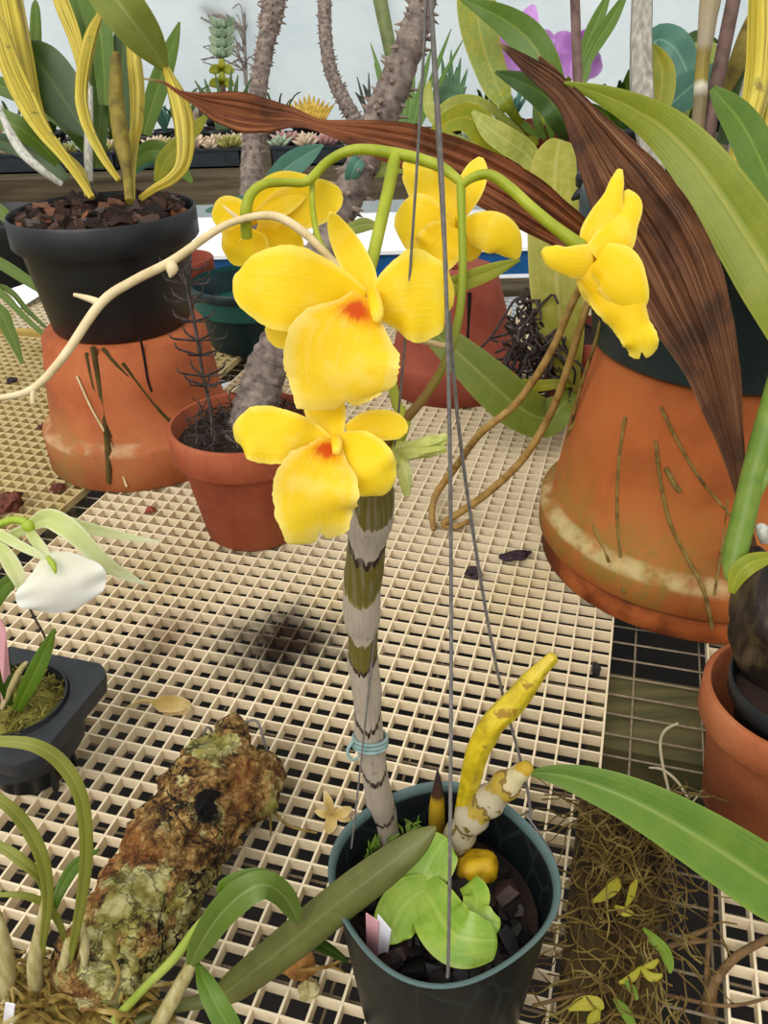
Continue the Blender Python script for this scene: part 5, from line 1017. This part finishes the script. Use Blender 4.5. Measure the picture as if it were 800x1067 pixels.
chip(10, 523, .011, 3, 'reddish brown bark lump on the grating at left edge behind the white flower', m_rbark, fl=.8)
chip(46, 444, .006, 4, 'small brown bark lump left of the stacked clay pot', m_rbark)
chip(60, 508, .0065, 5, 'brown bark lump on the left grating below the stacked clay pot', m_rbark)
chip(157, 531, .0042, 6, 'small round orange brown chip beside the small clay pot', m_tc2, fl=.6)
chip(621, 698, .004, 7, 'small black chip standing in a grating cell at the right edge of the middle grating', m_black, fl=1.3, el=.7)
chip(12, 396, .006, 8, 'dark speck of bark far back on the left grating', m_dbark)
chip(322, 1030, .0045, 9, 'tan pebble in a grating cell beside the front pot', m_pale, fl=.9)
mb = MB(); z1 = Z(308, 1008, .006)
mb.leaf([(288, 1006, z1, 8), (300, 1002, z1 - .003, 24), (314, 1006, z1 - .004, 30), (326, 1016, z1, 8)], cup=.3, wave=.2, thick=.0012); mb.build('curled_leaf', m_obark, None, 'curled tan dead leaf on the grating left of the front pot', 'leaf')
mb = MB(); mb.T([(276, 1015, Z(276, 1015, .003), 4), (300, 1012, Z(300, 1012, .008), 4), (330, 1009, Z(330, 1009, .012), 4), (345, 1006, Z(345, 1006, .008), 4), (360, 997, Z(360, 997, .006), 2)], seg=8); mb.T([(343, 1007, Z(343, 1007, .008), 3), (352, 1010, Z(352, 1010, .006), 3), (360, 1014, Z(360, 1014, .003), 1)], seg=6)
mb.build('twig', m_dstem, None, 'thin forked twig lying across the curled tan leaf', 'twig')
# ---------------------------------------------------------------- back bench: trays, succulents, the purple orchid
BZ = .1185
def bp_(x, Y): q = YP(x, 160, Y); return V((q.x, Y, BZ))
m_tray2 = plain('tray_plastic', ['1d2226', '2a3036'], 50, .5, .1)
def tray(x0, x1, Y, lab, h=.034, dpt=.09):
    a, b = bp_(x0, Y), bp_(x1, Y); t_ = thing('seed_tray', lab, 'tray', ((a.x + b.x) / 2, Y + dpt / 2, BZ), 'dark trays on the back bench')
    mb = MB(); mb.box((a.x, Y, BZ), (b.x, Y + dpt, BZ + .003))
    for lo, hi in (((a.x, Y, BZ), (b.x, Y + .0025, BZ + h)), ((a.x, Y + dpt - .0025, BZ), (b.x, Y + dpt, BZ + h)), ((a.x, Y, BZ), (a.x + .0025, Y + dpt, BZ + h)), ((b.x - .0025, Y, BZ), (b.x, Y + dpt, BZ + h)), ((a.x - .003, Y - .003, BZ + h - .004), (b.x + .003, Y + .001, BZ + h))): mb.box(lo, hi)
    mb.build('shell', m_tray2, t_)
    mb = MB(); mb.box((a.x + .003, Y + .003, BZ + .003), (b.x - .003, Y + dpt - .003, BZ + h * .72)); mb.build('soil', m_soil, t_)
    return a.x, b.x
m_ros = {k: plain('rosette_' + k, c, 90, .6, .3) for k, c in dict(beige=['a8937a', 'c7b296', 'dccab0'], pink=['8a5f5c', 'b08580', 'c9a49c'], olive=['6a6a34', '94904a', 'b0a866'], grey=['6f7f68', '94a58a', 'b4c2a8']).items()}
def rosette(kind, lab, seed, r=.022, n=16, name='succulent_rosette'):
    R = random.Random(seed); o = thing(name, lab, 'succulent', (0, 0, 0), 'small succulents in the dark trays'); mb = MB()
    for k in range(n):
        a = k * 2.4; el = .15 + 1.1 * k / n; L = r * (1.15 - .55 * k / n) * R.uniform(.85, 1.15); dv = V((math.cos(a) * math.cos(el), math.sin(a) * math.cos(el), math.sin(el)))
        p = [V((0, 0, .003)) + dv * L * f + V((0, 0, .25 * L * f * f)) for f in (0, .35, .75, 1.0)]
        mb.tube([(*p[0], r * .07), (*p[1], r * .15), (*p[2], r * .14), (*p[3], r * .02)], seg=7, sub=3)
    mb.build('leaves', m_ros[kind], o); mb = MB(); mb.tube([(0, 0, -.006, r * .2), (0, 0, .006, r * .16)], seg=8); mb.build('stem', m_ros[kind], o); return o
tx = [tray(-30, 118, 1.69, 'dark seed tray at the left end of the back bench, behind the yellow canes'), tray(146, 250, 1.69, 'dark seed tray between the left black pot and the thin spiny trunk'), tray(282, 420, 1.69, 'dark seed tray behind the hanging dead leaf in the middle'), tray(432, 548, 1.69, 'dark seed tray left of the purple orchid')]
protos = [rosette(k, 'small %s succulent rosette in the dark seed trays at the back' % w_, i) for i, (k, w_) in enumerate((('beige', 'beige'), ('pink', 'pinkish'), ('olive', 'olive'), ('grey', 'grey green')))]
used = set(); R = random.Random(31); kinds_for = [(0, 2, 3), (0, 0, 2), (1, 1, 0, 3), (1, 3, 2)]
for ti, (a, b) in enumerate(tx):
    for row in range(2):
        n = max(2, int((b - a) / .036))
        for k in range(n):
            ki = R.choice(kinds_for[ti]); p = V((a + (k + .5) * (b - a) / n + R.uniform(-.004, .004), 1.69 + .026 + .04 * row, BZ + .0275)); sc_ = R.uniform(.8, 1.25)
            if ki not in used: o = protos[ki]; o.location = p; o.scale = (sc_,) * 3; used.add(ki)
            else: copy_tree(protos[ki], p, None, R.uniform(0, 6), sc_)
def bpot(par, c, R_, h, m): MB().lathe(pot_profile(R_, R_ * .72, h, h * .25, .002, .003), c, 40).build('pot', m, par); mb = MB(); soil_disc(mb, V(c) + V((0, 0, h * .85)), R_ - .004); mb.build('soil', m_soil, par)
def stemplant(lab, x, Y, R_, h, m=m_black, name='potted_succulent', cat='plant'):
    c = bp_(x, Y); t_ = thing(name, lab, cat, c); bpot(t_, c, R_, h, m); return t_, c, dep(V((c.x, Y, BZ + h)))
# upright seedling with paired leaves
t_, c, dd = stemplant('small upright succulent with paired round green leaves against the white film', 232, 2.02, .03, .05)
MB().T([(233, 140, dd, 7), (232, 100, dd - .02, 7), (231, 60, dd - .04, 5), (230, 28, dd - .06, 3)], seg=8).build('stem', m_stake, t_)
m_jade = plain('jade', ['5a6e50', '76896a', '90a284'], 60, .45, .1, trans=.1)
for k, y in enumerate((28, 38, 48, 58, 70, 84)):
    for sg in (-1, 1):
        dk = dd - .05; yy = y if y < 70 else y + 4; w_ = 9 if y < 60 else 11; mt = m_jade if y < 70 else m_lf_yel
        lv(t_, mt, [(231, yy, dk, 3), (231 + sg * 4, yy - 2, dk - .01, w_ * .8), (231 + sg * 9, yy - 6 + (5 if y >= 70 else 0), dk - .012, w_ * .85), (231 + sg * 13, yy - 10 + (11 if y >= 70 else 0), dk - .012, 2)], thick=.0025)
    lv(t_, m_jade if y < 70 else m_lf_yel, [(231, y + 2, dd - .05, 3), (231, y, dd - .062, 8), (231, y - 6, dd - .066, 7), (231, y - 9, dd - .066, 2)], thick=.005)
def tuft(lab, x, Y, R_, h, blades, m, seed=1, mp=m_black, nm='spiky_succulent', dz=0):
    t_, c, dd = stemplant(lab, x, Y, R_, h, mp, nm)
    for bl_ in blades:
        pts = [(bl_[0][0], bl_[0][1], dd, bl_[2] * .8), ((bl_[0][0] * 2 + bl_[1][0]) / 3, (bl_[0][1] * 2 + bl_[1][1]) / 3 - 2, dd, bl_[2]), ((bl_[0][0] + 2 * bl_[1][0]) / 3, (bl_[0][1] + 2 * bl_[1][1]) / 3 - 2, dd, bl_[2] * .7), (bl_[1][0], bl_[1][1], dd, 1)]
        lv(t_, m, pts, thick=.004, fold=.3)
    return t_, dd
tuft('small tuft of pointed green leaves below the upright succulent', 226, 1.92, .035, .04, [((230, 135), (203, 84), 7), ((228, 135), (213, 82), 7), ((236, 135), (224, 76), 6), ((238, 135), (241, 72), 6), ((240, 135), (248, 78), 7), ((242, 135), (262, 80), 6), ((232, 135), (210, 96), 6)], m_lf_dark)
m_ycush = plain('yellow_cushion', ['8a6f1e', 'b8952e', 'd2b45a'], 90, .6, .4)
tuft('yellowish spiky cushion plant against the film, between two spiny trunks', 322, 1.95, .035, .045, [((322 + k * 2, 132), (322 + k * 5.2, 98 + abs(k) * 2.2), 6) for k in range(-5, 6)], m_ycush)
m_aloe = leafmat('aloe', '56803a', '86a860', '6a944a', .5, .1)
tuft('tall tuft of narrow green blades left of the hanging wires', 418, 1.86, .04, .05, [((412, 140), (390, 66), 8), ((414, 140), (386, 45), 7), ((418, 140), (406, 58), 10), ((420, 140), (420, 66), 9), ((424, 140), (432, 60), 9), ((428, 140), (450, 48), 8), ((430, 140), (470, 30), 7), ((432, 140), (482, 42), 6), ((420, 140), (398, 88), 9), ((426, 140), (443, 74), 9)], m_aloe)
t_, c, dd = stemplant('thick smooth olive stem rising out of the frame behind the leaning trunk', 412, 2.1, .035, .05)
MB().T([(420, 140, dd, 13), (412, 80, dd - .02, 14), (404, 40, dd - .04, 14), (396, 0, dd - .05, 15), (390, -30, dd - .06, 14)], seg=12).build('stem', plain('olive_stem', ['5c6638', '78804c'], 40, .5, .2), t_)
tuft('dark green leafy rosette right of the hanging wires', 468, 1.9, .035, .045, [((468, 130), (452, 74), 8), ((468, 130), (460, 58), 8), ((468, 130), (470, 52), 8), ((470, 130), (480, 60), 8), ((470, 130), (487, 72), 8), ((468, 125), (450, 96), 8), ((470, 125), (486, 90), 8), ((468, 110), (462, 70), 7), ((470, 110), (476, 70), 7)], plain('dark_rosette', ['3a5a3c', '52764e'], 60, .5, .2))
m_dkleaf = plain('dark_sprig', ['26281e', '3f4230'], 100, .6)
tuft('small dark leafless sprig at the foot of the middle spiny trunk', 388, 2.0, .03, .04, [((386, 140), (372, 80), 4), ((386, 140), (384, 76), 4), ((388, 140), (395, 80), 4), ((384, 120), (370, 96), 5), ((386, 120), (400, 100), 5), ((386, 110), (378, 88), 5)], m_dkleaf)
t_, c, dd = stemplant('spiny trunk in the middle, curving up from the back bench', 374, 1.86, .04, .05, name='potted_spiny_succulent')
trunk(t_, [(376, 160, dd, 17), (374, 140, dd - .01, 16), (368, 122, dd - .02, 15), (358, 104, dd - .03, 14), (348, 84, dd - .035, 13), (342, 62, dd - .04, 13), (339, 35, dd - .045, 13), (338, 0, dd - .05, 13), (338, -30, dd - .05, 11)], 24, 3, (.1, 1), 70, .9)
# dry twiggy plant
t_, c, dd = stemplant('dry thin twiggy plant against the white film at upper left', 255, 2.1, .03, .04, name='dry_plant')
m_drytw = plain('dry_twig', ['6b625c', '8f857c'], 120, .8)
mb = MB(); mb.T([(257, 140, dd, 3), (257, 90, dd, 3), (255, 40, dd, 3), (254, -20, dd, 3)], seg=6); R = random.Random(12)
for k in range(26):
    x, y = R.uniform(200, 268), R.uniform(0, 70); mb.T([(255, R.uniform(y, 90), dd, 1.6), ((x + 255) / 2 + R.uniform(-6, 6), y + R.uniform(-10, 10), dd + R.uniform(-.04, .04), 1.5), (x, y, dd + R.uniform(-.05, .05), 1)], seg=4, sub=4)
for k in range(9):
    x, y = R.uniform(205, 225), R.uniform(0, 20); mb.T([(255, 30, dd, 1.5), (230, y + 10, dd, 2.2), (x, y, dd, 2.6)], seg=5)
mb.build('twigs', m_drytw, t_)
# leaves beside the trunks
b1_ = b1 - .02
lv(gpt, m_lf_teal, [(268, 206, b1_, 5), (282, 190, b1_ - .01, 16), (300, 174, b1_ - .015, 24), (318, 162, b1_ - .015, 20), (337, 151, b1_ - .01, 2)], 'dark blue green leaf', fold=.2)
lv(gpt, m_lf_teal, [(262, 204, b1_, 4), (248, 210, b1_ - .01, 10), (232, 216, b1_ - .01, 10), (214, 220, b1_ - .01, 3)])
b2_ = b0 - .03
lv(spn, m_lf_teal, [(366, 196, b2_ - .03, 4), (366, 184, b2_ - .04, 14), (372, 170, b2_ - .045, 16), (384, 160, b2_ - .04, 4)])
lv(spn, m_lf_pale, [(378, 182, b2_ - .03, 4), (392, 178, b2_ - .03, 14), (410, 172, b2_ - .03, 18), (428, 172, b2_ - .03, 14), (448, 178, b2_ - .03, 2)])
lv(spn, m_lf_pale, [(352, 236, b2_ - .02, 4), (366, 238, b2_ - .03, 12), (380, 234, b2_ - .03, 14), (396, 236, b2_ - .03, 3)])
# purple orchid in its clay pot
c = bp_(574, 1.745); po = thing('potted_orchid', 'purple flowered orchid with broad leaves in a small clay pot on the back bench', 'plant', c)
bpot(po, c, .062, .058, m_tc2); dd = dep(V((c.x, c.y, BZ + .055)))
m_purp = petalmat('purple_petal', 'dca6e4', 'c884d6', 'e6c0ee'); m_purl = petalmat('purple_lip', 'c870d0', 'a845b4', 'dca0e2')
for lab, X, Y_, ps in (('purple flower half hidden behind the leaves', 545, 55, [[(545, 52), (549, 30), (552, 16), (557, 5), 22], [(545, 54), (534, 48), (525, 42), (518, 37), 30], [(546, 56), (535, 62), (528, 70), (524, 78), 24], [(546, 58), (552, 70), (556, 78), (558, 86), 26], [(548, 52), (560, 48), (570, 42), (578, 40), 26]]),
                       ('purple flower beside the stake', 598, 58, [[(598, 56), (588, 48), (580, 44), (574, 42), 26], [(598, 58), (590, 66), (582, 70), (577, 72), 24], [(600, 60), (612, 66), (620, 70), (627, 72), 28], [(600, 54), (608, 44), (614, 38), (618, 34), 20], [(600, 62), (604, 74), (606, 82), (606, 88), 22]])):
    mb = MB(); mb.T([(574, 150, dd, 6), ((574 + X) / 2, 110, dd - .02, 6), (X, Y_, dd - .05, 6)], seg=8); mb.blob(D(X, Y_, dd - .055), .007, 2, .2); fl = mb.build('flower', m_stem, po, lab)
    for k, p in enumerate(ps):
        mb = MB(); w_ = p[4]; d_ = dd - .06 - .004 * k; mb.leaf([(*p[0], d_, w_ * .4), (*p[1], d_ - .006, w_), (*p[2], d_ - .006, w_ * .8), (*p[3], d_, w_ * .15)], cup=.12, wave=.08, m=5); mb.build('petal', m_purl if k == 3 else m_purp, fl)
d1 = dd - .12
lv(po, leafmat('leaf_two_tone', '7d9c26', 'a0b03a', 'c2b824', .4, .25), [(548, 135, dd - .05, 6), (530, 112, d1, 12), (519, 92, d1, 28), (507, 60, d1, 34), (499, 28, d1, 39), (496, 0, d1, 40), (494, -30, d1, 30)], 'broad leaf fading to yellow along one side', m=6)
lv(po, m_lf_mid, [(596, 138, dd - .08, 10), (588, 114, d1 - .06, 16), (579, 92, d1 - .07, 22), (566, 64, d1 - .08, 32), (549, 40, d1 - .08, 35), (527, 22, d1 - .08, 28), (503, 9, d1 - .08, 17), (480, -2, d1 - .07, 4)], 'arched mid green leaf', m=6)
lv(po, m_lf_dark, [(592, 146, dd - .04, 12), (586, 126, d1 - .05, 26), (572, 104, d1 - .07, 30), (552, 90, d1 - .08, 24), (532, 81, d1 - .08, 14), (516, 75, d1 - .08, 3)], 'low dark green leaf')
for pts in ([(604, 70, d1, 5), (612, 44, d1, 13), (622, 22, d1, 14), (634, -6, d1, 5)], [(606, 78, d1, 5), (618, 50, d1, 14), (636, 22, d1, 14), (652, -6, d1, 5)], [(606, 90, d1, 6), (610, 72, d1, 11), (612, 58, d1, 5)], [(568, 145, dd - .05, 5), (560, 128, dd - .06, 9), (556, 108, dd - .06, 2)], [(575, 145, dd - .06, 5), (572, 126, dd - .07, 9), (568, 104, dd - .07, 2)], [(584, 145, dd - .06, 5), (596, 130, dd - .07, 8), (604, 118, dd - .07, 2)], [(562, 145, dd - .06, 5), (548, 132, dd - .07, 8), (538, 122, dd - .07, 2)]): lv(po, m_lf_mid, pts, fold=.25)
m_lf_lime = leafmat('leaf_limey', 'a3b45a', 'c0cc84', 'd0d8a0', .5, .25)
lv(po, m_lf_lime, [(572, 150, dd - .06, 8), (562, 176, d1 - .07, 14), (548, 160, d1 - .10, 24), (530, 148, d1 - .12, 26), (510, 134, d1 - .12, 22), (492, 116, d1 - .11, 4)], 'pale drooping leaf')
lv(po, m_lf_yel, [(560, 146, dd - .06, 8), (534, 152, d1 - .06, 22), (508, 138, d1 - .09, 30), (486, 122, d1 - .1, 28), (462, 130, d1 - .1, 18), (444, 148, d1 - .09, 4)], 'folded olive leaf')
lv(po, m_lf_lime, [(550, 146, dd - .05, 5), (510, 112, d1 - .04, 10), (482, 108, d1 - .05, 18), (462, 116, d1 - .06, 14), (452, 130, d1 - .06, 3)])
lv(po, m_lf_lime, [(548, 150, dd - .05, 4), (480, 146, d1, 6), (450, 120, d1 - .01, 11), (446, 96, d1 - .01, 9), (447, 84, d1 - .01, 2)])
# dark greenery behind the right-hand canes
t_, c, dd = stemplant('leafy dark green plant behind the grey cane and stake at upper right', 640, 1.72, .05, .05)
R = random.Random(17)
for k in range(16):
    x, y = R.uniform(610, 672), R.uniform(70, 120); lv(t_, R.choice((m_lf_dark, m_lf_mid, m_lf_teal)), [(642, 150, dd, 4), ((x + 642) / 2, (y + 150) / 2 - 8, dd - .03, R.uniform(9, 15)), (x, y, dd - R.uniform(.02, .1), 3)], fold=.2)

# clutter of small potted seedlings at the very back
def seedling(mt, seed, lab, nb, hgt):
    R = random.Random(seed); t_ = thing('potted_seedling', lab, 'plant', (0, 0, 0), 'small potted seedlings along the white film'); MB().lathe(pot_profile(.022, .016, .034, .008, .002, .002), (0, 0, 0), 28).build('pot', m_black, t_)
    mb = MB(); soil_disc(mb, (0, 0, .030), .0195, seg=16, rings=4); mb.build('soil', m_soil, t_)
    for k in range(nb):
        a = R.uniform(0, 6.28); L = hgt * R.uniform(.6, 1.2); s_ = R.uniform(.15, .8); dx, dy = math.cos(a) * s_ * L, math.sin(a) * s_ * L
        mb = MB(); mb.blade([(0, 0, .03, .004, 0), (dx * .4, dy * .4, .03 + L * .5, .010, 0), (dx * .8, dy * .8, .03 + L * .85, .007, 0), (dx * 1.1, dy * 1.1, .03 + L * .95, .0006, 0)], face=(0, -.6, .8), thick=.002, m=2, sub=3, fold=.3); mb.build('leaf', mt, t_)
    return t_
m_drl = plain('dry_tan_leaf', ['7a6a54', 'a2907a', 'bcae98'], 80, .7)
PS = [seedling(m_lf_dark, 1, 'small black pot with a dark green seedling along the white film', 7, .07), seedling(m_drl, 2, 'small black pot with a dry tan seedling along the white film', 9, .06), seedling(m_lf_teal, 3, 'small black pot with a blue green seedling along the white film', 7, .05)]
fs_ = [0, 0, 0]; R = random.Random(77)
for k, x in enumerate(list(range(4, 215, 19)) + [292] + [505, 520, 533] + list(range(668, 800, 24))):
    ki = R.choice((0, 1, 1, 2)); Y = 1.86 + .10 * (k % 2) + (.03 if x > 600 else 0); p = bp_(x, Y); p.z = BZ; sc_ = R.uniform(.85, 1.25)
    if not fs_[ki]: PS[ki].location = p; PS[ki].rotation_euler = (0, 0, R.uniform(0, 6)); fs_[ki] = 1
    else: copy_tree(PS[ki], p, None, R.uniform(0, 6), sc_)
